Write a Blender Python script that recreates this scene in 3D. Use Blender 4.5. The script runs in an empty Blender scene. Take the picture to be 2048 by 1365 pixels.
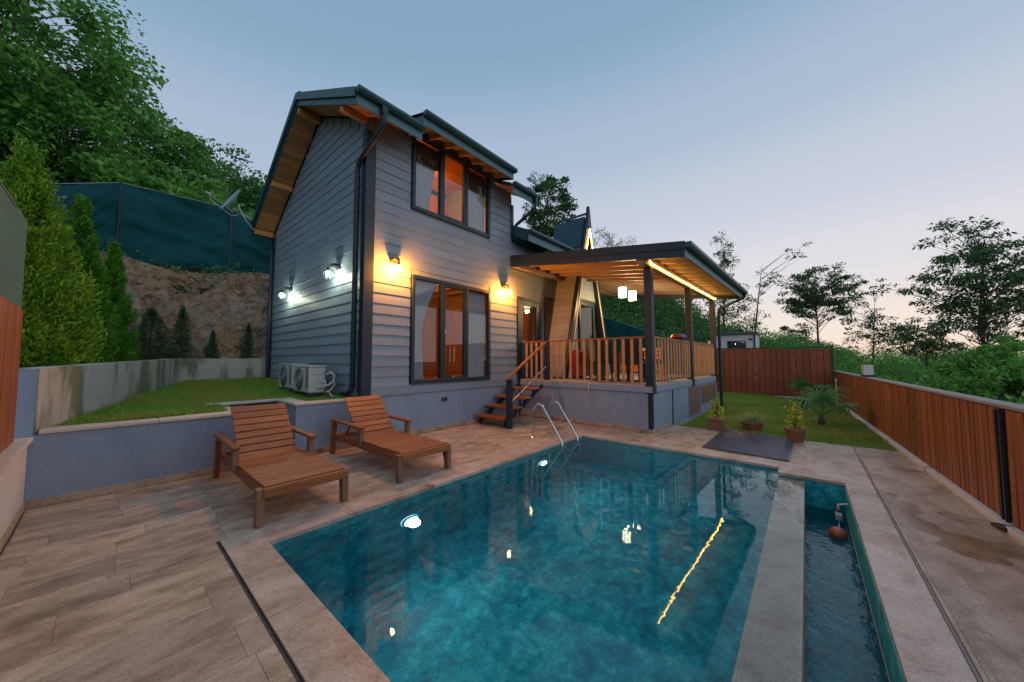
import bpy, math, random
import numpy as np
from mathutils import Matrix, Vector

R = math.radians
rnd = random.Random(7)
rng = np.random.default_rng(11)
scene = bpy.context.scene
COL = scene.collection

# ------------------------------------------------------------------ camera
FPX, PITCH, YAW = 687.0, math.atan(37.5 / 687.0), R(40.518)
fw = Vector((math.cos(YAW) * math.cos(PITCH), math.sin(YAW) * math.cos(PITCH), math.sin(PITCH)))
rt = Vector((math.sin(YAW), -math.cos(YAW), 0))
up = rt.cross(fw)
cam_data = bpy.data.cameras.new('camera')
cam_data.sensor_width = 36.0
cam_data.lens = FPX / 2048.0 * 36.0
cam_data.clip_start = 0.05
cam_data.clip_end = 6000.0
cam = bpy.data.objects.new('camera', cam_data)
COL.objects.link(cam)
cam.matrix_world = Matrix(((rt.x, up.x, -fw.x, 0.0), (rt.y, up.y, -fw.y, 0.0), (rt.z, up.z, -fw.z, 1.5), (0, 0, 0, 1)))
scene.camera = cam

# ------------------------------------------------------------------ world (dusk sky)
SUN_AZ = YAW - R(47.0)            # where the afterglow sits, to the right of the house
world = bpy.data.worlds.new('World')
scene.world = world
world.use_nodes = True
wn, wl = world.node_tree.nodes, world.node_tree.links
wn.clear()
w_out = wn.new('ShaderNodeOutputWorld')
w_bg = wn.new('ShaderNodeBackground')
w_tc = wn.new('ShaderNodeTexCoord')
w_sep = wn.new('ShaderNodeSeparateXYZ')
wl.new(w_tc.outputs['Generated'], w_sep.inputs[0])
w_dot = wn.new('ShaderNodeVectorMath'); w_dot.operation = 'DOT_PRODUCT'
w_dot.inputs[1].default_value = (math.cos(SUN_AZ), math.sin(SUN_AZ), 0)
wl.new(w_tc.outputs['Generated'], w_dot.inputs[0])
w_a = wn.new('ShaderNodeMath'); w_a.operation = 'MULTIPLY_ADD'
w_a.inputs[1].default_value = -0.10; w_a.inputs[2].default_value = 0.09
wl.new(w_dot.outputs['Value'], w_a.inputs[0])
w_s = wn.new('ShaderNodeMath'); w_s.operation = 'ADD'; w_s.use_clamp = True
wl.new(w_sep.outputs['Z'], w_s.inputs[0]); wl.new(w_a.outputs[0], w_s.inputs[1])
w_r = wn.new('ShaderNodeValToRGB')
w_r.color_ramp.interpolation = 'EASE'
stops = [(0.0, (0.80, 0.64, 0.54)), (0.07, (0.76, 0.68, 0.64)), (0.20, (0.65, 0.645, 0.69)), (0.38, (0.50, 0.545, 0.645)),
         (0.55, (0.355, 0.45, 0.58)), (0.74, (0.215, 0.345, 0.49)), (1.0, (0.14, 0.265, 0.42))]
el = w_r.color_ramp.elements
el[0].position, el[0].color = stops[0][0], stops[0][1] + (1,)
el[1].position, el[1].color = stops[-1][0], stops[-1][1] + (1,)
for p, c in stops[1:-1]:
    e = el.new(p); e.color = c + (1,)
wl.new(w_s.outputs[0], w_r.inputs[0])
w_sky = wn.new('ShaderNodeTexSky')
w_sky.sky_type = 'NISHITA'; w_sky.sun_disc = False
w_sky.sun_elevation = R(3.0)
w_sky.sun_rotation = R(90) - SUN_AZ
w_mix = wn.new('ShaderNodeMix'); w_mix.data_type = 'RGBA'; w_mix.blend_type = 'ADD'
w_mix.inputs["Factor"].default_value = 0.002
wl.new(w_r.outputs[0], w_mix.inputs['A']); wl.new(w_sky.outputs[0], w_mix.inputs['B'])
wl.new(w_mix.outputs['Result'], w_bg.inputs['Color'])
w_bg.inputs['Strength'].default_value = 0.84
wl.new(w_bg.outputs[0], w_out.inputs[0])

fill_d = bpy.data.lights.new('sun', 'SUN')  # broad soft fill added to brighten the foreground; the real sun has set
fill_d.energy = 0.42; fill_d.angle = R(120); fill_d.color = (1.0, 0.90, 0.85)
sun = bpy.data.objects.new('sun', fill_d); COL.objects.link(sun)
sd = Vector((math.cos(SUN_AZ - R(75)) * math.cos(R(50)), math.sin(SUN_AZ - R(75)) * math.cos(R(50)), math.sin(R(50))))
sun.rotation_euler = sd.to_track_quat('Z', 'Y').to_euler()

scene.view_settings.view_transform = 'Standard'
scene.view_settings.look = 'None'
scene.view_settings.exposure = 0.42
scene.view_settings.gamma = 1.0
scene.view_settings.use_curve_mapping = False
cy = scene.cycles
cy.use_denoising = True
try: cy.denoiser = 'OPENIMAGEDENOISE'
except Exception: pass
cy.max_bounces = 8; cy.diffuse_bounces = 3; cy.glossy_bounces = 4; cy.transmission_bounces = 6
cy.transparent_max_bounces = 16; cy.volume_bounces = 0
cy.caustics_reflective = False; cy.caustics_refractive = True
cy.sample_clamp_indirect = 4.0
cy.blur_glossy = 0.5

# ------------------------------------------------------------------ materials
MATS = {}
def nmat(name):
    m = bpy.data.materials.new(name); m.use_nodes = True
    nt = m.node_tree; nt.nodes.clear()
    out = nt.nodes.new('ShaderNodeOutputMaterial')
    MATS[name] = m
    return m, nt.nodes, nt.links, out
def node(ns, t, **kw):
    n = ns.new(t)
    for k, v in kw.items(): setattr(n, k, v)
    return n
def ramp(ns, cols, pos=None):
    n = ns.new('ShaderNodeValToRGB'); e = n.color_ramp.elements
    k = len(cols); pos = pos or [i / (k - 1) for i in range(k)]
    e[0].position, e[0].color = pos[0], tuple(cols[0]) + (1,)
    e[1].position, e[1].color = pos[-1], tuple(cols[-1]) + (1,)
    for i in range(1, k - 1):
        q = e.new(pos[i]); q.color = tuple(cols[i]) + (1,)
    return n
def mixc(ns, ls, a, b, f, mode='MIX'):
    n = node(ns, 'ShaderNodeMix', data_type='RGBA', blend_type=mode)
    for sock, v in (('Factor', f), ('A', a), ('B', b)):
        if hasattr(v, 'node'): ls.new(v, n.inputs[sock])
        elif sock == 'Factor': n.inputs[sock].default_value = v
        else: n.inputs[sock].default_value = tuple(v) + (1,)
    return n.outputs['Result']
def coords(ns, ls, scale=(1, 1, 1), world=False, per_object=True):
    """position in the object's own space (or the world's), shifted at random for each object"""
    if world: src = node(ns, 'ShaderNodeNewGeometry').outputs['Position']
    else: src = node(ns, 'ShaderNodeTexCoord').outputs['Object']
    if per_object and not world:
        oi = node(ns, 'ShaderNodeObjectInfo')
        mul = node(ns, 'ShaderNodeMath', operation='MULTIPLY'); mul.inputs[1].default_value = 37.0
        ls.new(oi.outputs['Random'], mul.inputs[0])
        ad = node(ns, 'ShaderNodeVectorMath', operation='ADD')
        ls.new(src, ad.inputs[0]); ls.new(mul.outputs[0], ad.inputs[1]); src = ad.outputs[0]
    mp = node(ns, 'ShaderNodeMapping'); mp.inputs['Scale'].default_value = scale
    ls.new(src, mp.inputs[0])
    return mp.outputs[0]
def noise(ns, ls, vec, scale=5, detail=4, rough=0.6, dist=0.0):
    n = node(ns, 'ShaderNodeTexNoise')
    n.inputs['Scale'].default_value = scale; n.inputs['Detail'].default_value = detail
    n.inputs['Roughness'].default_value = rough; n.inputs['Distortion'].default_value = dist
    ls.new(vec, n.inputs['Vector']); return n.outputs[0]
def rnd_tint(ns, ls, col, amt):
    oi = node(ns, 'ShaderNodeObjectInfo')
    mr = node(ns, 'ShaderNodeMapRange'); mr.inputs['To Min'].default_value = 1 - amt; mr.inputs['To Max'].default_value = 1 + amt
    ls.new(oi.outputs['Random'], mr.inputs[0])
    hs = node(ns, 'ShaderNodeHueSaturation'); ls.new(mr.outputs[0], hs.inputs['Value']); ls.new(col, hs.inputs['Color'])
    return hs.outputs[0]
def surf(name, cols, pos=None, scale=6, stretch=(1, 1, 1), rough=0.6, bump=0.0, bscale=40, tint=0.0, world=False, detail=5,
         metallic=0.0, spec=0.5, dirt=None, rvar=0.12):
    m, ns, ls, out = nmat(name)
    v = coords(ns, ls, stretch, world)
    f = noise(ns, ls, v, scale, detail)
    r = ramp(ns, cols, pos or None); ls.new(f, r.inputs[0]); c = r.outputs[0]
    if dirt:                                     # broad weathering stains with a shape of their own
        v2 = coords(ns, ls, dirt.get('stretch', (1, 1, 1)), True)
        d = noise(ns, ls, v2, dirt['scale'], 5, 0.65)
        rr = ramp(ns, [(0, 0, 0), (1, 1, 1)], [dirt['lo'], dirt['hi']]); ls.new(d, rr.inputs[0])
        mu = node(ns, 'ShaderNodeMath', operation='MULTIPLY'); mu.inputs[1].default_value = dirt['amt']; ls.new(rr.outputs[0], mu.inputs[0])
        c = mixc(ns, ls, c, dirt['col'], mu.outputs[0])
    if tint: c = rnd_tint(ns, ls, c, tint)
    b = node(ns, 'ShaderNodeBsdfPrincipled')
    ls.new(c, b.inputs['Base Color'])
    b.inputs['Metallic'].default_value = metallic
    b.inputs['Specular IOR Level'].default_value = spec
    mr = node(ns, 'ShaderNodeMapRange'); mr.inputs['To Min'].default_value = max(0.02, rough - rvar); mr.inputs['To Max'].default_value = rough + rvar
    ls.new(f, mr.inputs[0]); ls.new(mr.outputs[0], b.inputs['Roughness'])
    if bump:
        vb = coords(ns, ls, stretch, world)
        fb = noise(ns, ls, vb, bscale, 3)
        bp = node(ns, 'ShaderNodeBump'); bp.inputs['Strength'].default_value = bump; bp.inputs['Distance'].default_value = 0.01 if bump < .85 else 0.06
        ls.new(fb, bp.inputs['Height']); ls.new(bp.outputs[0], b.inputs['Normal'])
    ls.new(b.outputs[0], out.inputs[0])
    return m
def emis(name, col, strength):
    m, ns, ls, out = nmat(name)
    e = node(ns, 'ShaderNodeEmission'); e.inputs[0].default_value = tuple(col) + (1,); e.inputs[1].default_value = strength
    ls.new(e.outputs[0], out.inputs[0]); return m
def leafmat(name, cols, trans=0.35, rough=0.5, patch=None):
    m, ns, ls, out = nmat(name)
    g = node(ns, 'ShaderNodeNewGeometry')
    r = ramp(ns, cols); ls.new(g.outputs['Random Per Island'], r.inputs[0]); c = r.outputs[0]
    if patch:
        v = coords(ns, ls, (1, 1, 1), True); f = noise(ns, ls, v, patch[0], 3)
        rr = ramp(ns, [(0, 0, 0), (1, 1, 1)], [0.42, 0.62]); ls.new(f, rr.inputs[0])
        c2 = mixc(ns, ls, c, patch[1], 0.65)
        c = mixc(ns, ls, c, c2, rr.outputs[0])
    b = node(ns, 'ShaderNodeBsdfPrincipled'); ls.new(c, b.inputs['Base Color']); b.inputs['Roughness'].default_value = rough
    b.inputs['Specular IOR Level'].default_value = 0.3
    t = node(ns, 'ShaderNodeBsdfTranslucent'); ls.new(c, t.inputs[0])
    mx = node(ns, 'ShaderNodeMixShader'); mx.inputs[0].default_value = trans
    ls.new(b.outputs[0], mx.inputs[1]); ls.new(t.outputs[0], mx.inputs[2]); ls.new(mx.outputs[0], out.inputs[0])
    return m
def pane_mat(name, tint=(0.9, 0.93, 0.95), ior=1.52, base=0.0, bump=None):
    """clear sheet: what lies behind shows through, the sky mirrors by Fresnel"""
    m, ns, ls, out = nmat(name)
    tr = node(ns, 'ShaderNodeBsdfTransparent'); tr.inputs[0].default_value = tuple(tint) + (1,)
    gl = node(ns, 'ShaderNodeBsdfGlossy'); gl.inputs['Roughness'].default_value = 0.0
    fr = node(ns, 'ShaderNodeFresnel'); fr.inputs[0].default_value = ior
    fac = fr.outputs[0]
    if base:
        ma = node(ns, 'ShaderNodeMath', operation='MULTIPLY_ADD', use_clamp=True)
        ma.inputs[1].default_value = 1 - base; ma.inputs[2].default_value = base
        ls.new(fac, ma.inputs[0]); fac = ma.outputs[0]
    if bump:
        h = None
        for sc, amp in bump:
            v = coords(ns, ls, (1, 1, 1), True); f = noise(ns, ls, v, sc, 2, 0.5)
            mu = node(ns, 'ShaderNodeMath', operation='MULTIPLY'); mu.inputs[1].default_value = amp; ls.new(f, mu.inputs[0])
            if h is None: h = mu.outputs[0]
            else:
                ad = node(ns, 'ShaderNodeMath', operation='ADD'); ls.new(h, ad.inputs[0]); ls.new(mu.outputs[0], ad.inputs[1]); h = ad.outputs[0]
        bp = node(ns, 'ShaderNodeBump'); bp.inputs['Strength'].default_value = 1.0; bp.inputs['Distance'].default_value = 1.0
        ls.new(h, bp.inputs['Height'])
        ls.new(bp.outputs[0], gl.inputs['Normal']); ls.new(bp.outputs[0], fr.inputs['Normal'])
    mx = node(ns, 'ShaderNodeMixShader'); ls.new(fac, mx.inputs[0])
    ls.new(tr.outputs[0], mx.inputs[1]); ls.new(gl.outputs[0], mx.inputs[2]); ls.new(mx.outputs[0], out.inputs[0])
    return m

def travertine(name, stretch, cols, tint, wet=None, rough=0.42, scale=3.0):
    """cut stone: veins along one way, pits, and damp patches that are darker and glossier"""
    m, ns, ls, out = nmat(name)
    v = coords(ns, ls, stretch)
    f = noise(ns, ls, v, scale, 7, 0.62, 0.4)
    r = ramp(ns, cols, [0.22, 0.40, 0.52, 0.64, 0.82]); ls.new(f, r.inputs[0]); c = r.outputs[0]
    v2 = coords(ns, ls, (stretch[0] * 3, stretch[1] * 3, stretch[2] * 3))
    f2 = noise(ns, ls, v2, scale * 5, 7, 0.75)
    r2 = ramp(ns, [(0.60, 0.52, 0.45), (1, 1, 1)], [0.34, 0.56]); ls.new(f2, r2.inputs[0])
    c = mixc(ns, ls, c, r2.outputs[0], 0.75, 'MULTIPLY')
    v3 = coords(ns, ls, (1, 1.5, 1), True); f3 = noise(ns, ls, v3, 1.7, 6, 0.7, 0.5)
    r3 = ramp(ns, [(0.62, 0.54, 0.47), (1.0, 0.98, 0.96), (1.12, 1.10, 1.08)], [0.33, 0.52, 0.70]); ls.new(f3, r3.inputs[0])
    c = mixc(ns, ls, c, r3.outputs[0], 0.8, 'MULTIPLY')
    f4 = noise(ns, ls, v3, 60.0, 3, 0.7)
    r4 = ramp(ns, [(0.80, 0.77, 0.74), (1.06, 1.06, 1.06)], [0.35, 0.62]); ls.new(f4, r4.inputs[0])
    c = mixc(ns, ls, c, r4.outputs[0], 0.9, 'MULTIPLY')
    if tint: c = rnd_tint(ns, ls, c, tint)
    b = node(ns, 'ShaderNodeBsdfPrincipled')
    rg = node(ns, 'ShaderNodeMapRange'); rg.inputs['To Min'].default_value = rough - 0.1; rg.inputs['To Max'].default_value = rough + 0.12
    ls.new(f2, rg.inputs[0]); ro = rg.outputs[0]
    if wet:
        vw = coords(ns, ls, (1, 1, 1), True); fwn = noise(ns, ls, vw, wet[0], 4, 0.6)
        rw = ramp(ns, [(0, 0, 0), (1, 1, 1)], [wet[1], wet[1] + 0.025]); ls.new(fwn, rw.inputs[0])
        dk = mixc(ns, ls, c, (0.68, 0.62, 0.57), 1.0, 'MULTIPLY')
        c = mixc(ns, ls, c, dk, rw.outputs[0])
        mr = node(ns, 'ShaderNodeMix', data_type='FLOAT'); ls.new(rw.outputs[0], mr.inputs['Factor']); ls.new(ro, mr.inputs['A']); mr.inputs['B'].default_value = wet[2]
        ro = mr.outputs['Result']
    ls.new(c, b.inputs['Base Color']); ls.new(ro, b.inputs['Roughness'])
    bp = node(ns, 'ShaderNodeBump'); bp.inputs['Strength'].default_value = 0.25; bp.inputs['Distance'].default_value = 0.004
    ls.new(f2, bp.inputs['Height']); ls.new(bp.outputs[0], b.inputs['Normal'])
    ls.new(b.outputs[0], out.inputs[0]); return m

TRAV = [(0.26, 0.19, 0.13), (0.42, 0.335, 0.255), (0.54, 0.455, 0.365), (0.62, 0.54, 0.445), (0.46, 0.38, 0.295)]
COPE = [(0.36, 0.28, 0.22), (0.52, 0.43, 0.365), (0.61, 0.525, 0.455), (0.66, 0.58, 0.515), (0.53, 0.45, 0.385)]
travertine('paving_stone', (0.9, 2.4, 1), TRAV, 0.20, (0.9, 0.62, 0.25), 0.42, 3.4)
travertine('paving_stone_damp', (0.9, 1.6, 1), TRAV, 0.08, (0.6, 0.60, 0.05))
travertine('coping_stone', (1.2, 1.2, 1), COPE, 0.10, (1.3, 0.66, 0.12), 0.4, 4.5)
surf('mortar', [(0.26, 0.21, 0.17), (0.38, 0.32, 0.27)], scale=20, rough=0.9)
surf('siding_paint', [(0.185, 0.25, 0.315), (0.235, 0.30, 0.365)], scale=4, stretch=(1, 1, 2.5), rough=0.55, bump=0.15, bscale=50, tint=0.09,
     dirt=dict(scale=0.9, lo=0.5, hi=0.8, amt=0.35, col=(0.17, 0.195, 0.22), stretch=(1.5, 1.5, .5)))
surf('plaster_paint', [(0.215, 0.29, 0.395), (0.27, 0.345, 0.45)], scale=5, rough=0.8, bump=0.5, bscale=26,
     dirt=dict(scale=1.7, lo=0.48, hi=0.72, amt=0.5, col=(0.145, 0.20, 0.28), stretch=(1.4, 1.4, .6)))
surf('white_render', [(0.55, 0.56, 0.58), (0.64, 0.65, 0.67)], scale=2.5, rough=0.85, bump=0.3, bscale=120,
     dirt=dict(scale=1.6, lo=0.5, hi=0.8, amt=0.3, col=(0.4, 0.39, 0.37)))
surf('dark_trim', [(0.008, 0.021, 0.034), (0.014, 0.033, 0.050)], scale=8, rough=0.42, tint=0.06, spec=0.4)
surf('roof_metal', [(0.006, 0.043, 0.064), (0.013, 0.072, 0.100)], scale=6, rough=0.36, tint=0.08, spec=0.5)
surf('fascia_board', [(0.06, 0.15, 0.20), (0.095, 0.20, 0.25)], scale=5, rough=0.5, tint=0.05)
surf('pine', [(0.32, 0.14, 0.045), (0.50, 0.25, 0.09), (0.58, 0.32, 0.12)], scale=5, stretch=(0.6, 4, 4), rough=0.5, tint=0.16)
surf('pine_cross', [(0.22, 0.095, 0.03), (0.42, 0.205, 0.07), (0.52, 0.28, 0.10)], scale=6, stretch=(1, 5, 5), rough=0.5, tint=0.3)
surf('rafter_grey', [(0.22, 0.165, 0.12), (0.32, 0.245, 0.18)], scale=6, stretch=(5, .6, 5), rough=0.55, tint=0.08)
surf('baluster_wood', [(0.26, 0.135, 0.055), (0.42, 0.24, 0.11), (0.50, 0.31, 0.155)], scale=5, stretch=(5, 5, .5), rough=0.55, tint=0.18)
surf('stain_wood', [(0.11, 0.038, 0.012), (0.30, 0.105, 0.030), (0.44, 0.175, 0.055)], scale=6, stretch=(0.6, 5, 5), rough=0.42, bump=0.2, bscale=30, tint=0.2)
surf('stain_wood_y', [(0.09, 0.032, 0.011), (0.24, 0.082, 0.024), (0.36, 0.14, 0.045)], scale=6, stretch=(5, 0.6, 5), rough=0.42, bump=0.2, bscale=30, tint=0.15)
surf('grey_wood', [(0.11, 0.055, 0.03), (0.24, 0.13, 0.075), (0.30, 0.21, 0.15)], scale=6, stretch=(5, 5, 0.7), rough=0.6, tint=0.12)
surf('fence_wood', [(0.12, 0.034, 0.010), (0.27, 0.082, 0.022), (0.40, 0.14, 0.04)], scale=5, stretch=(6, 6, 0.55), rough=0.5, bump=0.25, bscale=30, tint=0.30)
surf('fence_wood_red', [(0.09, 0.022, 0.010), (0.19, 0.046, 0.018), (0.27, 0.07, 0.027)], scale=5, stretch=(6, 6, 0.55), rough=0.5, bump=0.25, bscale=30, tint=0.25)
surf('louvre_wood', [(0.15, 0.08, 0.05), (0.26, 0.15, 0.10)], scale=6, stretch=(.6, 5, 5), rough=0.6, tint=0.1)
surf('concrete', [(0.34, 0.35, 0.34), (0.46, 0.47, 0.45)], scale=2.2, rough=0.85, bump=0.4, bscale=35,
     dirt=dict(scale=1.5, lo=0.49, hi=0.58, amt=0.85, col=(0.11, 0.135, 0.085), stretch=(1.2, 1.2, 0.3)))
surf('cap_stone', [(0.50, 0.43, 0.35), (0.62, 0.55, 0.47)], scale=5, rough=0.55, tint=0.1)
surf('cap_concrete', [(0.20, 0.195, 0.19), (0.30, 0.29, 0.28)], scale=9, rough=0.8, bump=0.2, bscale=50)
surf('net_cloth', [(0.002, 0.050, 0.060), (0.004, 0.082, 0.092)], scale=3, rough=0.7, bump=0.5, bscale=200, stretch=(1, 1, 1), spec=0.15,
     dirt=dict(scale=1.2, lo=0.5, hi=0.75, amt=0.35, col=(0.016, 0.095, 0.105)))
surf('net_cloth_green', [(0.055, 0.15, 0.13), (0.085, 0.20, 0.17)], scale=3, rough=0.8, bump=0.5, bscale=200)
surf('soil', [(0.10, 0.065, 0.04), (0.20, 0.14, 0.09)], scale=6, rough=0.95, bump=0.6, bscale=14)
surf('bank_earth', [(0.10, 0.055, 0.028), (0.24, 0.145, 0.08), (0.40, 0.29, 0.19), (0.20, 0.13, 0.075)], scale=5.5, stretch=(1.4, 1, 0.7), rough=0.95, bump=1.0, bscale=22, detail=9,
     world=True, dirt=dict(scale=1.6, lo=0.48, hi=0.62, amt=0.65, col=(0.33, 0.30, 0.26), stretch=(1.6, 1, 0.35)))
surf('terrain_soil', [(0.03, 0.045, 0.02), (0.06, 0.075, 0.03)], scale=1.2, rough=0.95, bump=0.4, bscale=4, world=True)
surf('lawn_soil', [(0.07, 0.11, 0.022), (0.13, 0.18, 0.035), (0.22, 0.22, 0.055)], scale=2.2, rough=0.95, bump=0.5, bscale=30, world=True)
surf('steel', [(0.55, 0.56, 0.58), (0.68, 0.69, 0.70)], scale=8, rough=0.16, metallic=1.0, rvar=0.05)
surf('grey_metal', [(0.30, 0.34, 0.38), (0.42, 0.46, 0.5)], scale=8, rough=0.4, metallic=0.6)
surf('black_metal', [(0.012, 0.013, 0.015), (0.03, 0.03, 0.033)], scale=8, rough=0.45)
surf('white_plastic', [(0.48, 0.50, 0.49), (0.56, 0.58, 0.57)], scale=5, rough=0.4, tint=0.04)
surf('grille_dark', [(0.03, 0.035, 0.04), (0.06, 0.065, 0.07)], scale=8, rough=0.5)
surf('dish_paint', [(0.25, 0.38, 0.45), (0.32, 0.46, 0.52)], scale=4, rough=0.45)
surf('terracotta', [(0.24, 0.095, 0.055), (0.36, 0.15, 0.085)], scale=8, rough=0.75, bump=0.2, bscale=50, tint=0.1)
surf('rubber_mat', [(0.06, 0.07, 0.11), (0.10, 0.11, 0.16)], scale=4, rough=0.2, bump=0.0, spec=0.7)
surf('red_float', [(0.55, 0.10, 0.03), (0.65, 0.15, 0.05)], scale=6, rough=0.35)
surf('curtain_cloth', [(0.62, 0.68, 0.74), (0.74, 0.78, 0.82)], scale=6, rough=0.9)
surf('valance_cloth', [(0.10, 0.075, 0.055), (0.20, 0.15, 0.11)], scale=9, stretch=(6, 1, 1), rough=0.9)
surf('interior_wood', [(0.33, 0.13, 0.04), (0.50, 0.22, 0.075), (0.60, 0.29, 0.11)], scale=5, stretch=(3, 3, 0.6), rough=0.5, tint=0.1)
surf('black_leather', [(0.012, 0.013, 0.017), (0.022, 0.024, 0.03)], scale=20, rough=0.4)
surf('table_orange', [(0.62, 0.20, 0.05), (0.75, 0.30, 0.09)], scale=6, stretch=(.7, 4, 4), rough=0.4)
surf('red_paint', [(0.17, 0.014, 0.014), (0.23, 0.022, 0.02)], scale=6, rough=0.4)
surf('blue_paint', [(0.05, 0.08, 0.5), (0.07, 0.12, 0.6)], scale=6, rough=0.4)
surf('shed_white', [(0.56, 0.60, 0.63), (0.64, 0.67, 0.70)], scale=3, rough=0.6)
surf('bark', [(0.05, 0.04, 0.032), (0.12, 0.10, 0.08)], scale=8, stretch=(3, 3, .7), rough=0.9, bump=0.5, bscale=20)
surf('cream_trim', [(0.52, 0.44, 0.31), (0.60, 0.52, 0.38)], scale=5, rough=0.5)
surf('deck_tile', [(0.40, 0.34, 0.28), (0.52, 0.45, 0.38)], scale=4, rough=0.4, tint=0.1)
emis('bulb_warm', (1.0, 0.29, 0.03), 2300.0)
emis('bulb_cool', (0.95, 1.0, 0.74), 290.0)
emis('led_warm', (1.0, 0.50, 0.09), 30.0)
emis('pool_lens', (0.80, 0.96, 1.0), 16.0)
emis('lantern_glow', (1.0, 0.86, 0.55), 9.0)
pane_mat('window_glass', (0.90, 0.93, 0.95), 1.52, 0.05)
pane_mat('window_glass_clear', (0.95, 0.96, 0.96), 1.45, 0.0)
def water_mat(name, tint, bump):
    m, ns, ls, out = nmat(name)
    g = node(ns, 'ShaderNodeBsdfGlass'); g.inputs['Color'].default_value = tuple(tint) + (1,); g.inputs['Roughness'].default_value = 0.0; g.inputs['IOR'].default_value = 1.33
    h = None
    for sc, amp in bump:
        v = coords(ns, ls, (1, 1, 1), True); f = noise(ns, ls, v, sc, 2, 0.5)
        mu = node(ns, 'ShaderNodeMath', operation='MULTIPLY'); mu.inputs[1].default_value = amp; ls.new(f, mu.inputs[0])
        if h is None: h = mu.outputs[0]
        else:
            ad = node(ns, 'ShaderNodeMath', operation='ADD'); ls.new(h, ad.inputs[0]); ls.new(mu.outputs[0], ad.inputs[1]); h = ad.outputs[0]
    bp = node(ns, 'ShaderNodeBump'); bp.inputs['Strength'].default_value = 1.0; bp.inputs['Distance'].default_value = 1.0
    ls.new(h, bp.inputs['Height']); ls.new(bp.outputs[0], g.inputs['Normal'])
    ls.new(g.outputs[0], out.inputs[0]); return m
water_mat('pool_surface', (0.90, 0.985, 0.99), [(1.3, 0.0018), (8.0, 0.00042), (26.0, 0.00008)])
water_mat('trough_surface', (0.80, 0.94, 0.98), [(6.0, 0.010), (19.0, 0.0055)])
def water_body():
    """faintly cloudy water, so that the lamps glow in it"""
    m, ns, ls, out = nmat('water_cloud')
    v = node(ns, 'ShaderNodeVolumeScatter'); v.inputs['Color'].default_value = (0.40, 0.92, 1.0, 1); v.inputs['Density'].default_value = 0.012; v.inputs['Anisotropy'].default_value = 0.3
    ab = node(ns, 'ShaderNodeVolumeAbsorption'); ab.inputs['Color'].default_value = (0.22, 0.88, 0.97, 1); ab.inputs['Density'].default_value = 0.30
    ad = node(ns, 'ShaderNodeAddShader'); ls.new(v.outputs[0], ad.inputs[0]); ls.new(ab.outputs[0], ad.inputs[1])
    ls.new(ad.outputs[0], out.inputs['Volume'])
water_body()
leafmat('leaf_lime', [(0.073, 0.220, 0.053), (0.147, 0.398, 0.073), (0.251, 0.544, 0.105)], 0.35)
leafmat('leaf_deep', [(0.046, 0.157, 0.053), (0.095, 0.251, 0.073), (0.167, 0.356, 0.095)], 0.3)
leafmat('leaf_dark', [(0.036, 0.107, 0.045), (0.071, 0.169, 0.053), (0.133, 0.250, 0.071)], 0.25)  # darker green for the skyline and rear trees
leafmat('leaf_thuja', [(0.045, 0.16, 0.018), (0.09, 0.29, 0.026), (0.19, 0.45, 0.035)], 0.25, 0.5, (3.2, (0.12, 0.34, 0.025)))
leafmat('leaf_thuja_gold', [(0.06, 0.19, 0.018), (0.15, 0.36, 0.026), (0.36, 0.54, 0.035)], 0.25, 0.5, (2.6, (0.34, 0.46, 0.03)))
leafmat('leaf_spruce', [(0.036, 0.121, 0.056), (0.060, 0.172, 0.070)], 0.15)
leafmat('leaf_palm', [(0.055, 0.167, 0.047), (0.112, 0.278, 0.074)], 0.2, 0.4)
leafmat('leaf_variegated', [(0.124, 0.232, 0.031), (0.620, 0.589, 0.046), (0.750, 0.750, 0.078)], 0.25)
leafmat('leaf_dry', [(0.217, 0.139, 0.078), (0.372, 0.248, 0.124)], 0.2)
leafmat('leaf_grassplant', [(0.155, 0.264, 0.078), (0.465, 0.558, 0.217)], 0.25)
leafmat('grass_blade', [(0.095, 0.251, 0.038), (0.188, 0.398, 0.058), (0.335, 0.524, 0.095)], 0.3, 0.6, (1.1, (0.42, 0.33, 0.07)))
def pool_tile():
    m, ns, ls, out = nmat('pool_tile')
    v = coords(ns, ls, (1, 1, 1), True)
    f = noise(ns, ls, v, 6.5, 12, 0.76, 0.1)
    r = ramp(ns, [(0.003, 0.15, 0.23), (0.006, 0.26, 0.34), (0.014, 0.38, 0.44), (0.05, 0.53, 0.57), (0.24, 0.74, 0.74)], [0.30, 0.42, 0.50, 0.58, 0.70])
    ls.new(f, r.inputs[0])
    f2 = noise(ns, ls, v, 16.0, 6, 0.7, 0.2)
    r2 = ramp(ns, [(0.72, 0.76, 0.80), (1.15, 1.12, 1.1)], [0.35, 0.65]); ls.new(f2, r2.inputs[0])
    c = mixc(ns, ls, r.outputs[0], r2.outputs[0], 0.8, 'MULTIPLY')
    b = node(ns, 'ShaderNodeBsdfPrincipled'); ls.new(c, b.inputs['Base Color']); b.inputs['Roughness'].default_value = 0.5
    ls.new(b.outputs[0], out.inputs[0])
pool_tile()

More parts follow.
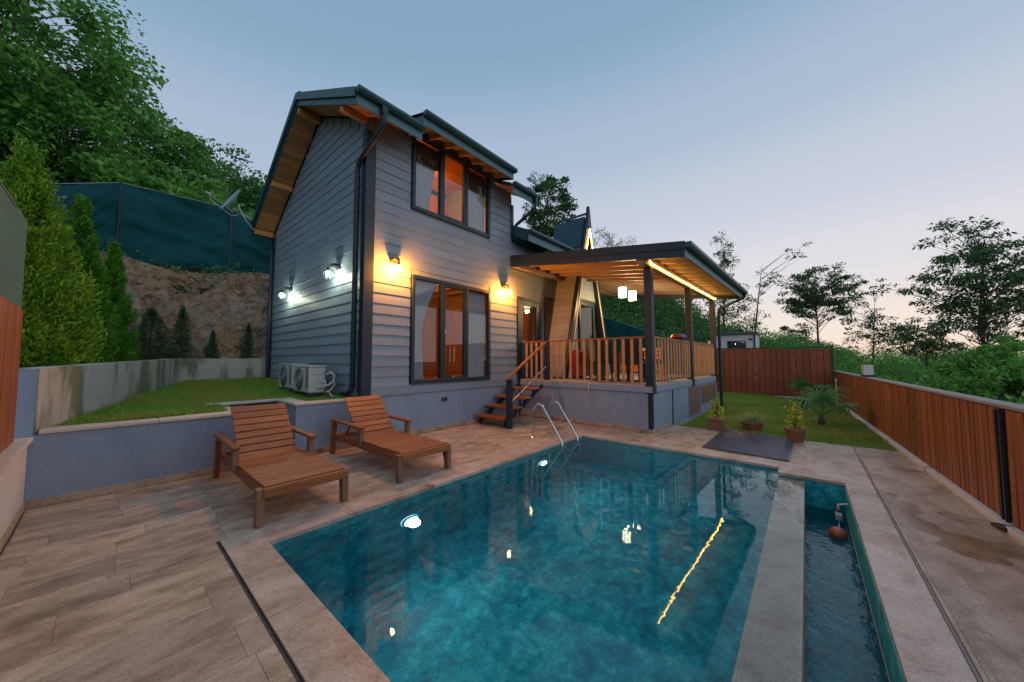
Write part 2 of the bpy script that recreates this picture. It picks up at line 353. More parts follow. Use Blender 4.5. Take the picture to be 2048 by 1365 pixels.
# ------------------------------------------------------------------ mesh helpers
class MB:
    """collects shapes and links them as one mesh object"""
    def __init__(s): s.v, s.f = [], []
    def add(s, vs, fs):
        o = len(s.v); s.v += [tuple(p) for p in vs]; s.f += [tuple(o + i for i in q) for q in fs]; return s
    def box(s, x0, x1, y0, y1, z0, z1):
        return s.add([(x0, y0, z0), (x1, y0, z0), (x1, y1, z0), (x0, y1, z0), (x0, y0, z1), (x1, y0, z1), (x1, y1, z1), (x0, y1, z1)],
                     [(3, 2, 1, 0), (4, 5, 6, 7), (0, 1, 5, 4), (1, 2, 6, 5), (2, 3, 7, 6), (3, 0, 4, 7)])
    def cbox(s, x0, x1, y0, y1, z0, z1, c=0.004, M=None):
        """box with chamfered edges"""
        c = min(c, (x1 - x0) * .3, (y1 - y0) * .3, (z1 - z0) * .3)
        cx, cyy, cz = (x0 + x1) / 2, (y0 + y1) / 2, (z0 + z1) / 2
        h = ((x1 - x0) / 2, (y1 - y0) / 2, (z1 - z0) / 2)
        vs, idx = [], {}
        for sx in (-1, 1):
            for sy in (-1, 1):
                for sz in (-1, 1):
                    for a in range(3):
                        p = [sx * (h[0] - c), sy * (h[1] - c), sz * (h[2] - c)]
                        p[a] = (sx, sy, sz)[a] * h[a]
                        idx[(sx, sy, sz, a)] = len(vs); vs.append(Vector((p[0] + cx, p[1] + cyy, p[2] + cz)))
        fs = []
        for a in range(3):
            b, d = (a + 1) % 3, (a + 2) % 3
            for sg in (-1, 1):
                q = []
                for sb, sd_ in ((-1, -1), (1, -1), (1, 1), (-1, 1)):
                    k = [0, 0, 0]; k[a] = sg; k[b] = sb; k[d] = sd_; q.append(idx[(k[0], k[1], k[2], a)])
                fs.append(q if sg > 0 else q[::-1])
                for sb in (-1, 1):            # edge strip between face a (sign sg) and face b (sign sb)
                    e = []
                    for (sd_, ax) in ((-1, a), (1, a), (1, b), (-1, b)):
                        k = [0, 0, 0]; k[a] = sg; k[b] = sb; k[d] = sd_; e.append(idx[(k[0], k[1], k[2], ax)])
                    fs.append(e if sg * sb < 0 else e[::-1])
        for sx in (-1, 1):
            for sy in (-1, 1):
                for sz in (-1, 1):
                    t = [idx[(sx, sy, sz, a)] for a in range(3)]
                    fs.append(t if sx * sy * sz > 0 else t[::-1])
        if M is not None: vs = [M @ p for p in vs]
        return s.add(vs, fs)
    def beam(s, a, b, w, h, c=0.004, upv=(0, 0, 1)):
        """rectangular bar from a to b, w across and h high"""
        a, b = Vector(a), Vector(b); d = b - a; L = d.length; d.normalize()
        u = Vector(upv); sx = d.cross(u)
        if sx.length < 1e-4: sx = d.cross(Vector((0, 1, 0)))
        sx.normalize(); u = sx.cross(d)
        M = Matrix(((d.x, sx.x, u.x, a.x), (d.y, sx.y, u.y, a.y), (d.z, sx.z, u.z, a.z), (0, 0, 0, 1)))
        return s.cbox(0, L, -w / 2, w / 2, -h / 2, h / 2, c, M)
    def tube(s, pts, r, n=8, cap=True):
        pts = [Vector(p) for p in pts]; rs = r if isinstance(r, (list, tuple)) else [r] * len(pts)
        vs, fs = [], []
        prev = None
        for i, p in enumerate(pts):
            t = (pts[min(i + 1, len(pts) - 1)] - pts[max(i - 1, 0)]).normalized()
            if prev is None:
                x = t.cross(Vector((0, 0, 1)))
                if x.length < 1e-3: x = t.cross(Vector((0, 1, 0)))
            else: x = prev - t * prev.dot(t)
            x.normalize(); prev = x; y = t.cross(x)
            for k in range(n):
                a = 2 * math.pi * k / n
                vs.append(p + (x * math.cos(a) + y * math.sin(a)) * rs[i])
        for i in range(len(pts) - 1):
            for k in range(n):
                q = (k + 1) % n
                fs.append((i * n + k, i * n + q, (i + 1) * n + q, (i + 1) * n + k))
        if cap:
            fs.append(tuple(range(n))[::-1]); fs.append(tuple((len(pts) - 1) * n + k for k in range(n)))
        return s.add(vs, fs)
    def lathe(s, prof, c=(0, 0, 0), n=20):
        vs, fs = [], []
        for r, z in prof:
            for k in range(n):
                a = 2 * math.pi * k / n; vs.append((c[0] + r * math.cos(a), c[1] + r * math.sin(a), c[2] + z))
        for i in range(len(prof) - 1):
            for k in range(n):
                q = (k + 1) % n; fs.append((i * n + k, i * n + q, (i + 1) * n + q, (i + 1) * n + k))
        fs.append(tuple(range(n))[::-1]); fs.append(tuple((len(prof) - 1) * n + k for k in range(n)))
        return s.add(vs, fs)
    def prism(s, poly, axis, a, b):
        """polygon in the two other axes (cyclic order), pushed from a to b along axis"""
        n = len(poly)
        def P(q, t):
            return {'x': (t, q[0], q[1]), 'y': (q[0], t, q[1]), 'z': (q[0], q[1], t)}[axis]
        vs = [P(q, a) for q in poly] + [P(q, b) for q in poly]
        fs = [tuple(range(n))[::-1], tuple(range(n, 2 * n))] + [(i, (i + 1) % n, n + (i + 1) % n, n + i) for i in range(n)]
        return s.add(vs, fs)
    def mesh(s, name, flip=True):
        me = bpy.data.meshes.new(name); me.from_pydata(s.v, [], s.f); me.validate(); me.update()
        if not flip: return me
        import bmesh
        bm = bmesh.new(); bm.from_mesh(me); bmesh.ops.recalc_face_normals(bm, faces=bm.faces); bm.to_mesh(me); bm.free()
        return me
    def build(s, name, mat, parent=None, smooth=False, flip=True):
        me = s.mesh(name, flip)
        return link(name, me, mat, parent, smooth)

PM = {}
def link(name, me, mat, parent=None, smooth=False, loc=None, rot=None):
    o = bpy.data.objects.new(name, me); COL.objects.link(o)
    if mat and not me.materials: me.materials.append(MATS[mat])
    if smooth:
        me.polygons.foreach_set('use_smooth', [True] * len(me.polygons))
        try: me.set_sharp_from_angle(angle=R(40))
        except Exception: pass
    if loc is not None: o.location = loc
    if rot is not None: o.rotation_euler = rot
    if parent is not None: setpar(o, parent)
    return o
def setpar(o, parent):
    """children of a world-built thing keep their world coordinates"""
    o.parent = parent
    if parent.name in PM: o.matrix_parent_inverse = PM[parent.name]
def tag(o, label, cat, group=None):
    o['label'] = label; o['category'] = cat
    if group: o['group'] = group
    return o
def thing(name, label, cat, loc=(0, 0, 0), rz=0.0, group=None, world=True):
    o = bpy.data.objects.new(name, None); COL.objects.link(o)
    o.empty_display_size = 0.2
    o.location = loc; o.rotation_euler = (0, 0, rz)
    if world: PM[o.name] = (Matrix.Translation(loc) @ Matrix.Rotation(rz, 4, 'Z')).inverted()
    return tag(o, label, cat, group)
def struct(o): o['kind'] = 'structure'; return o
def stuff(o): o['kind'] = 'stuff'; return o
def copy_tree(o, parent=None):
    c = o.copy(); COL.objects.link(c)
    if parent is not None: c.parent = parent
    for ch in o.children: copy_tree(ch, c)
    return c
def lamp(name, kind, loc, energy, col, parent, radius=0.04, **kw):
    d = bpy.data.lights.new(name, kind); d.energy = energy; d.color = col
    if kind in ('POINT', 'SPOT'): d.shadow_soft_size = radius
    for k, v in kw.items():
        if k != 'rot': setattr(d, k, v)
    o = bpy.data.objects.new(name, d); COL.objects.link(o); o.location = loc
    if 'rot' in kw: o.rotation_euler = kw['rot']
    if parent is not None: setpar(o, parent)
    return o
def np_mesh(name, verts, faces):
    """verts Nx3, faces MxK (all the same K)"""
    me = bpy.data.meshes.new(name)
    verts = np.ascontiguousarray(verts, np.float32); faces = np.ascontiguousarray(faces, np.int32)
    k = faces.shape[1]
    me.vertices.add(len(verts)); me.vertices.foreach_set('co', verts.ravel())
    me.loops.add(faces.size); me.loops.foreach_set('vertex_index', faces.ravel())
    me.polygons.add(len(faces)); me.polygons.foreach_set('loop_start', np.arange(0, faces.size, k, dtype=np.int32))
    try: me.polygons.foreach_set('loop_total', np.full(len(faces), k, np.int32))
    except Exception: pass
    me.update(calc_edges=True); me.validate(); return me
def unit(a): return a / np.maximum(np.linalg.norm(a, axis=1, keepdims=True), 1e-9)
def leaves_mesh(name, cen, size, aspect=0.55, dirs=None, upbias=0.6, spread=1.0):
    """one folded leaf (two triangles) at every centre"""
    n = len(cen); g = rng
    d = g.normal(size=(n, 3)) * spread
    if dirs is not None: d = d * 0.6 + dirs
    d = unit(d)
    nrm = g.normal(size=(n, 3)); nrm[:, 2] += upbias * 2; nrm = unit(nrm - d * (nrm * d).sum(1, keepdims=True))
    sd_ = np.cross(d, nrm)
    L = (np.asarray(size) * g.uniform(0.5, 1.35, n))[:, None]; W = L * aspect
    fold = nrm * L * 0.12
    v = np.stack([cen - d * L * .5, cen + sd_ * W * .5 + fold, cen + d * L * .5, cen - sd_ * W * .5 + fold], 1).reshape(-1, 3)
    b = np.arange(n)[:, None] * 4
    f = np.concatenate([b + np.array([[0, 1, 2]]), b + np.array([[0, 2, 3]])], 0)
    return np_mesh(name, v, f)

# ================================================================== THE GROUND
def sm(a, b, x):
    t = np.clip((x - a) / (b - a), 0, 1); return t * t * (3 - 2 * t)
def terrain_h(X, Y):
    hill = 4.1 * sm(5.5, 14.0, Y) + 0.42 * np.clip(Y - 14, 0, 45)
    hill = hill * (1 - 0.45 * sm(9, 24, X))
    h = -0.45 - 0.05 * np.clip(X - 18, 0, 60) + hill
    h = h - np.clip(0.20 * np.clip(-1.6 - Y, 0, 60), 0, 4.5)
    h = h + 0.7 * np.clip(X - 19, 0, 12) * sm(-4, 14, Y)
    return h + 0.25 * np.sin(X * .7 + Y * .4) * sm(16, 30, np.hypot(X, Y))
def make_terrain():
    a = np.sinh(np.linspace(-6.2, 6.2, 150)) * 5.0
    ax = np.unique(np.concatenate([a + 6, np.linspace(-8, 36, 60), [-0.75, -0.74, 18.0, 18.05]]))
    ay = np.unique(np.concatenate([a + 6, np.linspace(-20, 34, 70), [-1.75, -1.7, 13.3, 13.35]]))
    X, Y = np.meshgrid(ax, ay, indexing='ij')
    Z = terrain_h(X, Y)
    inside = (X > -0.745) & (X < 18.02) & (Y > -1.72) & (Y < 13.32)
    Z = np.where(inside, -1.9, Z)
    nx, ny = X.shape
    v = np.stack([X, Y, Z], -1).reshape(-1, 3)
    i, j = np.meshgrid(np.arange(nx - 1), np.arange(ny - 1), indexing='ij')
    q = (i * ny + j).ravel()
    f = np.stack([q, q + ny, q + ny + 1, q + 1], 1)
    struct(link('ground', np_mesh('ground', v, f), 'terrain_soil', None, True))
make_terrain()

# pool cavity and yard bed
PX0, PX1, PY0, PY1 = 0.92, 6.15, 0.33, 3.41      # water of the main pool
TY0, TY1, TX1 = -0.30, 0.07, 5.85                # overflow trough
bed = MB()
bed.box(-0.6, 0.653, -1.42, 6.0, -0.30, -0.035)
bed.box(0.653, 18.0, 3.73, 6.0, -0.30, -0.035)
bed.box(6.47, 18.0, -1.42, 3.73, -0.30, -0.035)
bed.box(0.653, 6.47, -1.42, -0.54, -0.30, -0.035)
struct(bed.build('yard_bed', 'mortar'))

pav = bpy.data.objects.new('paving', None); COL.objects.link(pav); struct(pav)
tile_cache = {}
def slab(name, x0, x1, y0, y1, mat, parent, zt=0.0, th=0.03, gap=0.0006, jit=0.0005):
    w, d = x1 - x0 - 2 * gap, y1 - y0 - 2 * gap
    if w < 0.02 or d < 0.02: return
    key = (round(w, 3), round(d, 3), mat, th)
    if key not in tile_cache:
        tile_cache[key] = MB().cbox(-w / 2, w / 2, -d / 2, d / 2, -th, 0, 0.0015).mesh(name)
    link(name, tile_cache[key], mat, parent, loc=((x0 + x1) / 2, (y0 + y1) / 2, zt + rnd.uniform(-jit, jit)))
def lay(x0, x1, y0, y1, lx, ly, mat, name='paving_tile', along='x'):
    if along == 'x':
        y = y0; row = 0
        while y < y1 - 0.02:
            yb = min(y + ly, y1); x = x0 - rnd.uniform(0, lx); 
            while x < x1 - 0.01:
                L = lx * rnd.choice((0.75, 1.0, 1.0, 1.3)); a, b = max(x, x0), min(x + L, x1)
                if b - a > 0.01: slab(name, a, b, y, yb, mat, pav)
                x += L
            y = yb; row += 1
    else:
        x = x0
        while x < x1 - 0.02:
            xb = min(x + lx, x1); y = y0 - rnd.uniform(0, ly)
            while y < y1 - 0.01:
                L = ly * rnd.choice((0.8, 1.0, 1.2)); a, b = max(y, y0), min(y + L, y1)
                if b - a > 0.01: slab(name, x, xb, a, b, mat, pav)
                y += L
            x = xb
lay(-0.48, 0.631, -1.40, 3.76, 0.62, 0.30, 'paving_stone')
lay(-0.48, 7.22, 3.76, 5.98, 0.62, 0.31, 'paving_stone')
lay(0.656, 8.45, -1.40, -0.578, 1.25, 0.80, 'paving_stone_damp')
lay(6.482, 8.45, -0.556, 2.42, 0.65, 0.60, 'paving_stone_damp')
lay(6.482, 7.22, 2.42, 3.76, 0.36, 0.60, 'paving_stone')

cop = bpy.data.objects.new('pool_coping', None); COL.objects.link(cop); struct(cop)
def cope(x0, x1, y0, y1, n, along):
    for i in range(n):
        if along == 'x':
            a, b = x0 + (x1 - x0) * i / n, x0 + (x1 - x0) * (i + 1) / n; slab('coping_slab', a, b, y0, y1, 'coping_stone', cop, 0.004, 0.04, 0.0012, 0.0004)
        else:
            a, b = y0 + (y1 - y0) * i / n, y0 + (y1 - y0) * (i + 1) / n; slab('coping_slab', x0, x1, a, b, 'coping_stone', cop, 0.004, 0.04, 0.0012, 0.0004)
cope(0.655, 0.915, -0.555, 3.42, 4, 'y')                   # near end
cope(0.655, 6.48, 3.42, 3.745, 6, 'x')                     # along the house side
cope(6.16, 6.48, 0.34, 3.42, 3, 'y')                       # far end
cope(5.86, 6.48, -0.555, 0.34, 1, 'y')                     # corner by the trough
cope(0.915, 5.86, -0.555, -0.305, 4, 'x')                  # outside the trough
drain = MB(); drain.box(0.633, 0.650, -0.58, 3.75, -0.03, -0.010)
struct(drain.build('drain_slot', 'grille_dark'))
dr2 = MB(); dr2.box(0.655, 8.44, -0.575, -0.560, -0.03, -0.006)
struct(dr2.build('drain_joint', 'mortar'))

# basin: walls and floor as slabs round the water
bas = MB(); D = -1.45
bas.box(0.70, 6.40, 0.0, 3.75, D - 0.15, D)
bas.box(0.70, 0.92, -0.50, 3.70, D, -0.045); bas.box(6.15, 6.45, 0.335, 3.70, D, -0.045)
bas.box(0.92, 6.15, 3.41, 3.72, D, -0.045)
struct(bas.build('pool_basin', 'pool_tile'))
wr = MB(); wr.cbox(0.92, 5.85, 0.07, 0.33, -0.95, -0.062, 0.004)
struct(wr.build('overflow_weir', 'coping_stone'))
wk = MB(); wk.box(5.85, 6.16, -0.50, 0.335, D, -0.045)
struct(wk.build('basin_pier', 'pool_tile'))
wf = MB(); wf.box(0.92, 5.85, 0.072, 0.328, D, -0.95)
struct(wf.build('weir_footing', 'pool_tile'))
tr = MB(); tr.box(0.92, 5.85, -0.52, 0.07, -1.05, -0.85); tr.box(0.92, 5.85, -0.52, -0.30, -0.85, -0.04)
struct(tr.build('overflow_trough', 'pool_tile'))
trl = MB(); trl.box(0.93, 5.84, -0.299, -0.294, -0.33, -0.318)
struct(trl.build('trough_trim_strip', 'cap_stone'))
def sheet(name, x0, x1, y0, y1, z, mat):
    return struct(MB().add([(x0, y0, z), (x1, y0, z), (x1, y1, z), (x0, y1, z)], [(0, 1, 2, 3)]).build(name, mat, flip=False))
sheet('pool_water', 0.92, 6.15, 0.071, 3.41, -0.048, 'pool_surface')
stuff(MB().box(0.925, 6.145, 0.335, 3.405, -1.445, -0.052).build('water_body', 'water_cloud'))
sheet('trough_water', 0.92, 5.85, -0.30, 0.07, -0.34, 'trough_surface')

# lawns
def lawn(name, poly_fn, x0, x1, y0, y1, zf, n, hgt, nx, ny):
    xs, ys = np.linspace(x0, x1, nx), np.linspace(y0, y1, ny)
    X, Y = np.meshgrid(xs, ys, indexing='ij'); Z = zf(X, Y)
    v = np.stack([X, Y, Z], -1).reshape(-1, 3)
    i, j = np.meshgrid(np.arange(nx - 1), np.arange(ny - 1), indexing='ij'); q = (i * ny + j).ravel()
    cxm = (X[:-1, :-1] + X[1:, 1:]).ravel() / 2; cym = (Y[:-1, :-1] + Y[1:, 1:]).ravel() / 2
    keep = poly_fn(cxm, cym); q = q[keep]
    f = np.stack([q, q + ny, q + ny + 1, q + 1], 1)
    struct(link(name, np_mesh(name, v, f), 'lawn_soil'))
    px, py = rng.uniform(x0, x1, n), rng.uniform(y0, y1, n)
    k = poly_fn(px, py); px, py = px[k], py[k]; m = len(px); pz = zf(px, py)
    a = rng.uniform(0, 6.283, m); h = hgt * rng.uniform(0.5, 1.3, m) * (0.8 + 0.5 * np.sin(px * 3.1) * np.sin(py * 2.3 + 1)); w = 0.0045
    tall = rng.random(m) < 0.04; h = np.where(tall, h * 1.9, h)
    le = rng.normal(0, 0.45, (m, 2)) * h[:, None]
    p = np.stack([px, py, pz], 1)
    s_ = np.stack([np.cos(a) * w, np.sin(a) * w, 0 * a], 1)
    mid = p + np.stack([le[:, 0] * .4, le[:, 1] * .4, h * .6], 1); tip = p + np.stack([le[:, 0], le[:, 1], h], 1)
    v = np.stack([p - s_, p + s_, mid + s_ * .7, mid - s_ * .7, tip], 1).reshape(-1, 3)
    b = np.arange(m)[:, None] * 5
    f = np.concatenate([b + np.array([[0, 1, 2]]), b + np.array([[0, 2, 3]]), b + np.array([[3, 2, 4]])], 0)
    o = stuff(link('grass', np_mesh('grass', v, f), 'grass_blade'))
    return o
def fence_y(x): return -1.34 + 0.046 * (x - 5.08)
def zr(X, Y): return -0.012 + 0.10 * sm(0, 3.5, Y) * sm(11, 17, X) + 0.012 * np.sin(X * 2.1) * np.cos(Y * 1.7)
def in_right(x, y):
    return (y > fence_y(x) + 0.07) & (x > 8.46) & (x < 17.75) & ((y < 2.20) | (x > 13.1))
g = lawn('lawn', in_right, 8.45, 17.8, -1.25, 6.6, zr, 190000, 0.038, 60, 50)
tag(g, 'mown green and yellowed grass of the garden beyond the pool', 'grass')
WLX = lambda y: -0.44 + (y - 6.0) * 0.285
def zl(X, Y): return 0.775 + 0.035 * np.clip(Y - 6.1, 0, 6) + 0.008 * np.sin(X * 5)
def in_left(x, y):
    return (x > WLX(y) + 0.02) & (y > 6.20) & (y < 11.75) & (x < 2.9) & ~((x > 1.12) & (x < 1.92) & (y < 7.02))
g = lawn('lawn', in_left, -0.5, 2.92, 6.18, 11.8, zl, 120000, 0.042, 50, 70)
tag(g, 'raised green grass strip between stained concrete wall and house side', 'grass')

# ================================================================== WALLS ROUND THE TERRACE
def board_row(parent, name, pts_fn, n, mesh, mat, rot=None):
    for i in range(n):
        link(name, mesh, mat, parent, loc=pts_fn(i), rot=(rnd.uniform(-.004, .004), rnd.uniform(-.004, .004), (rot or 0)))

# low rendered wall on the left with the stained fence and green mesh on it
t = thing('low_wall', 'white rendered low wall with stone capping beneath the brown fence and green mesh', 'wall', (-0.55, 3.0, 0))
MB().box(-0.72, -0.50, -1.42, 5.99, -0.1, 0.68).build('wall_body', 'white_render', t)
for i in range(6):
    a, b = -1.42 + i * 1.23, -1.42 + (i + 1) * 1.23 - 0.003
    MB().cbox(-0.75, -0.465, a, min(b, 5.955), 0.682, 0.722, 0.005).build('cap_stone', 'cap_stone', t)
MB().cbox(-0.499, -0.488, -1.41, 5.97, 0.002, 0.085, 0.003).build('skirting', 'paving_stone', t)

t = thing('plank_fence', 'orange brown vertical plank fence on the white low wall under green mesh', 'fence', (-0.6, 2.0, 0.722))
bw = 0.105
me = MB().cbox(-0.011, 0.011, -bw / 2 + .004, bw / 2 - .004, 0, 1.26, 0.004).mesh('fence_board')
board_row(t, 'fence_board', lambda i: (-0.565 + rnd.uniform(-.002, .002), 5.66 - i * bw, 0.724), 63, me, 'fence_wood')
for z in (0.95, 1.75): MB().cbox(-0.62, -0.578, -1.0, 5.70, z, z + 0.06).build('rail', 'fence_wood', t)
for i in range(4): MB().cbox(-0.68, -0.625, 5.64 - i * 2, 5.70 - i * 2, 0.724, 2.80).build('post', 'dark_trim', t)

def net(name, label, pts, mat, amp, parent_loc, post_r=0.03, posts=True, sag=0.03, nz=30, seg=0.07):
    """hanging mesh screen: pts = (x, y, zbottom, ztop)"""
    t = thing(name, label, 'netting', parent_loc)
    for k in range(len(pts) - 1):
        a, b = np.array(pts[k], float), np.array(pts[k + 1], float)
        L = np.hypot(*(b - a)[:2]); n = max(6, int(L / seg)); d = (b - a)[:2] / L; nn = np.array([d[1], -d[0]])
        vs = []
        ph = rnd.uniform(0, 6)
        for i in range(n + 1):
            s_ = i / n; p = a + (b - a) * s_
            for j in range(nz + 1):
                q = j / nz
                z = p[2] + (p[3] - sag * math.sin(s_ * math.pi) * (0.6 + 0.4 * math.sin(9 * s_ + ph)) - p[2]) * q
                env = math.sin(s_ * math.pi) ** 0.5
                off = amp * (0.35 + 0.65 * env) * (math.sin(7 * s_ * L + 3.1 * q * 2 + ph) * .5 + math.sin(2.3 * L * s_ - 6 * q + ph * 2) + 0.45 * math.sin(21 * q + 2 * s_ * L + ph) + 0.35 * math.sin(34 * q + 5 * s_ * L * math.sin(3 * s_) + ph) * math.sin(s_ * 9))
                vs.append((p[0] + nn[0] * off, p[1] + nn[1] * off, z))
        vb = [(v[0] - nn[0] * .004, v[1] - nn[1] * .004, v[2]) for v in vs]
        N = len(vs); m = nz + 1; fs = []
        for i in range(n):
            for j in range(nz):
                q = i * m + j; fs.append((q, q + m, q + m + 1, q + 1)); fs.append((N + q, N + q + 1, N + q + m + 1, N + q + m))
        mb = MB().add(vs + vb, fs); mb.build('net_sheet', mat, t, True)
    if posts:
        for p in pts:
            MB().tube([(p[0], p[1], p[2] - 0.3), (p[0], p[1], p[3] + 0.04)], post_r, 8).build('post', 'dark_trim', t, True)
    for k in range(len(pts) - 1):
        a, b = pts[k], pts[k + 1]
        MB().tube([(a[0], a[1], a[3]), (b[0], b[1], b[3])], 0.008, 5).build('top_wire', 'grey_metal', t)
    return t
net('green_mesh_screen', 'pale green mesh screen stretched above the orange brown plank fence', [(-0.60, 5.96, 1.985, 2.88), (-0.60, 3.0, 1.985, 2.83), (-0.60, 0.5, 1.985, 2.8)],
    'net_cloth_green', 0.006, (-0.6, 3.0, 1.985), 0.02, False, 0.01)

# grey-blue retaining wall under the raised grass, with the notch
t = thing('retaining_wall', 'blue grey plastered retaining wall with pale capping and a square notch', 'wall', (1.0, 6.1, 0))
wb = MB()
wb.box(-0.60, 1.22, 6.0, 6.20, -0.1, 0.735); wb.box(1.90, 2.90, 6.0, 6.20, -0.1, 0.785)
wb.box(1.02, 1.22, 6.20, 6.92, -0.1, 0.735); wb.box(1.90, 2.10, 6.20, 6.92, -0.1, 0.785)
wb.build('wall_body', 'plaster_paint', t)
MB().box(1.02, 2.10, 6.92, 7.08, -0.1, 0.76).build('notch_back', 'concrete', t)
for x0, x1, y0, y1, z in ((-0.44, 0.42, 5.975, 6.22, .737), (0.423, 1.245, 5.975, 6.22, .737), (1.0, 1.245, 6.223, 6.90, .737),
                          (1.875, 2.92, 5.975, 6.22, .787), (1.875, 2.12, 6.223, 6.90, .787), (1.0, 2.12, 6.903, 7.10, .787)):
    MB().cbox(x0, x1, y0, y1, z, z + 0.04, 0.006).build('cap_stone', 'cap_stone', t)
MB().cbox(-0.49, 1.22, 5.985, 5.999, 0.002, 0.085, .003).build('skirting', 'paving_stone', t)
MB().cbox(1.90, 6.9, 5.985, 5.999, 0.002, 0.085, .003).build('skirting', 'paving_stone', t)
MB().tube([(1.86, 6.30, 0.60), (1.905, 6.30, 0.60)], 0.02, 10).build('outlet_pipe', 'white_plastic', t)

# concrete wall behind the grass
t = thing('concrete_wall', 'bare stained concrete wall holding the hedge bed above the grass', 'wall', (0.3, 9.0, 0.7))
def wallseg(a, b, z0, z1a, z1b, th, name, mat):
    a, b = Vector(a), Vector(b); d = (b - a).normalized(); nn = Vector((-d.y, d.x))
    v = []
    for p, z1 in ((a, z1a), (b, z1b)):
        q = p + nn * th
        v += [(p.x, p.y, z0), (q.x, q.y, z0), (q.x, q.y, z1), (p.x, p.y, z1)]
    MB().add(v, [(0, 1, 2, 3), (7, 6, 5, 4), (0, 4, 5, 1), (1, 5, 6, 2), (2, 6, 7, 3), (3, 7, 4, 0)]).build(name, mat, t)
wallseg((-0.46, 6.0), (1.12, 11.72), 0.2, 1.41, 1.53, 0.20, 'side_wall', 'concrete')
wallseg((1.12, 11.72), (6.5, 11.9), 0.2, 1.53, 1.55, 0.20, 'rear_wall', 'concrete')
MB().box(-0.66, -0.475, 5.9925, 6.0, 0.70, 1.40).build('wall_end', 'plaster_paint', t)

# soil bed and cut bank
def grid_obj(name, xs, ys, zf, mat, jit=0.0):
    X, Y = np.meshgrid(xs, ys, indexing='ij'); Z = zf(X, Y)
    nx, ny = X.shape
    v = np.stack([X, Y, Z], -1).reshape(-1, 3)
    if jit: v += rng.normal(0, jit, v.shape)
    i, j = np.meshgrid(np.arange(nx - 1), np.arange(ny - 1), indexing='ij'); q = (i * ny + j).ravel()
    return struct(link(name, np_mesh(name, v, np.stack([q, q + ny, q + ny + 1, q + 1], 1)), mat, None, True))
bedm = MB(); bedm.prism([(-3.5, 6.1), (-0.63, 6.05), (0.94, 11.9), (6.5, 12.08), (6.5, 12.6), (-3.5, 12.6)], 'z', 0.9, 1.40)
struct(bedm.build('planting_bed', 'soil'))
def bank_pt(u, s):
    """u along the bank, s from foot (0) to top (1)"""
    x = -5.5 + u * 15.5
    yt = 13.55 + 0.10 * max(x, 0) - 0.55 * max(-x, 0) * 0.9
    y0 = 12.25 + 0.04 * x - 0.45 * max(-x, 0)
    prof = s ** 1.25
    y = y0 + (yt - y0) * s
    z = 1.30 + (4.25 - 1.30) * (1 - (1 - s) ** 1.5) * (1.0 - 0.06 * math.sin(x * 1.3))
    return x, y, z
from mathutils import noise as mnoise
vs = []
NU, NS = 240, 80
for i in range(NU + 1):
    for j in range(NS + 1):
        x, y, z = bank_pt(i / NU, j / NS); k = math.sin(j / NS * math.pi) ** .5
        q = Vector((x * 1.1, y, z * .55))
        n1 = (mnoise.fractal(q, .9, 2.1, 6) * .26 + abs(mnoise.noise(Vector((x * 3.2, 1.3, z * .6)))) * .18 + mnoise.fractal(Vector((x * 7, y, z * 7)), .8, 2.0, 3) * .05)
        vs.append((x, y + n1 * k, z + mnoise.noise(q * 4) * .05 * k))
fs = [(i * (NS + 1) + j, (i + 1) * (NS + 1) + j, (i + 1) * (NS + 1) + j + 1, i * (NS + 1) + j + 1) for i in range(NU) for j in range(NS)]
struct(MB().add(vs, fs).build('earth_bank', 'bank_earth', None, False))
st_ = MB()
for _ in range(900):                                        # loose stones on the cut face
    x, y, z = bank_pt(rnd.uniform(.25, .75), rnd.uniform(.02, .98)); r = rnd.uniform(.015, .06) * rnd.choice((1, 1, 1, 1.7))
    d8 = [Vector((sx, sy, sz)).normalized() * r * rnd.uniform(.7, 1.3) + Vector((x, y - .02, z)) for sx in (-1, 1) for sy in (-1, 1) for sz in (-1, 1)]
    st_.add(d8, [(0, 1, 3, 2), (4, 6, 7, 5), (0, 4, 5, 1), (2, 3, 7, 6), (0, 2, 6, 4), (1, 5, 7, 3)])
so = stuff(st_.build('bank_stones', 'bank_earth')); so['label'] = 'loose stones stuck in the face of the earth bank'; so['category'] = 'stones'
net('teal_mesh_screen', 'tall dark teal mesh screen standing along the top of the earth bank',
    [(-3.4, 10.7, 2.3, 3.72), (0.0, 13.5, 4.12, 6.14), (2.35, 13.88, 4.25, 6.36), (3.55, 14.0, 4.3, 5.95), (8.5, 14.5, 4.2, 5.9)], 'net_cloth', 0.05, (0.0, 13.5, 4.1), 0.03, True, 0.06)

# ================================================================== GARDEN FENCES
t = thing('garden_fence', 'long low orange brown plank fence with concrete coping beside the pool', 'fence', (8.0, fence_y(8.0) - .05, 0))
ang = math.atan(0.046)
bw = 0.108
me = MB().cbox(-bw / 2 + .009, bw / 2 - .009, -0.011, 0.011, 0.0, 1.0, 0.004).mesh('fence_board')
def fpt(i):
    x = -0.9 + i * bw * math.cos(ang)
    return (x, fence_y(x) + rnd.uniform(-.003, .003), 0.055)
nb = int((17.55 + 0.9) / (bw * math.cos(ang)))
for i in range(nb):
    if i == 57: continue
    link('fence_board', me, 'fence_wood', t, loc=fpt(i), rot=(rnd.uniform(-.006, .006), 0, ang + rnd.uniform(-.01, .01)))
def fl(x, off, z): return Vector((x, fence_y(x) - off, z))
MB().beam(fl(-1.0, .062, .55), fl(17.68, .062, .55), .10, .98, .003).build('gap_shade_backing', 'black_metal', t)  # wall core coloured black so the gaps between boards read as shade
for i in range(8):
    a, b = -1.0 + i * 2.335, -1.0 + (i + 1) * 2.335 - .006
    MB().beam(fl(a, .05, 1.085), fl(b, .05, 1.085), .15, .035, .006).build('coping', 'cap_concrete', t)
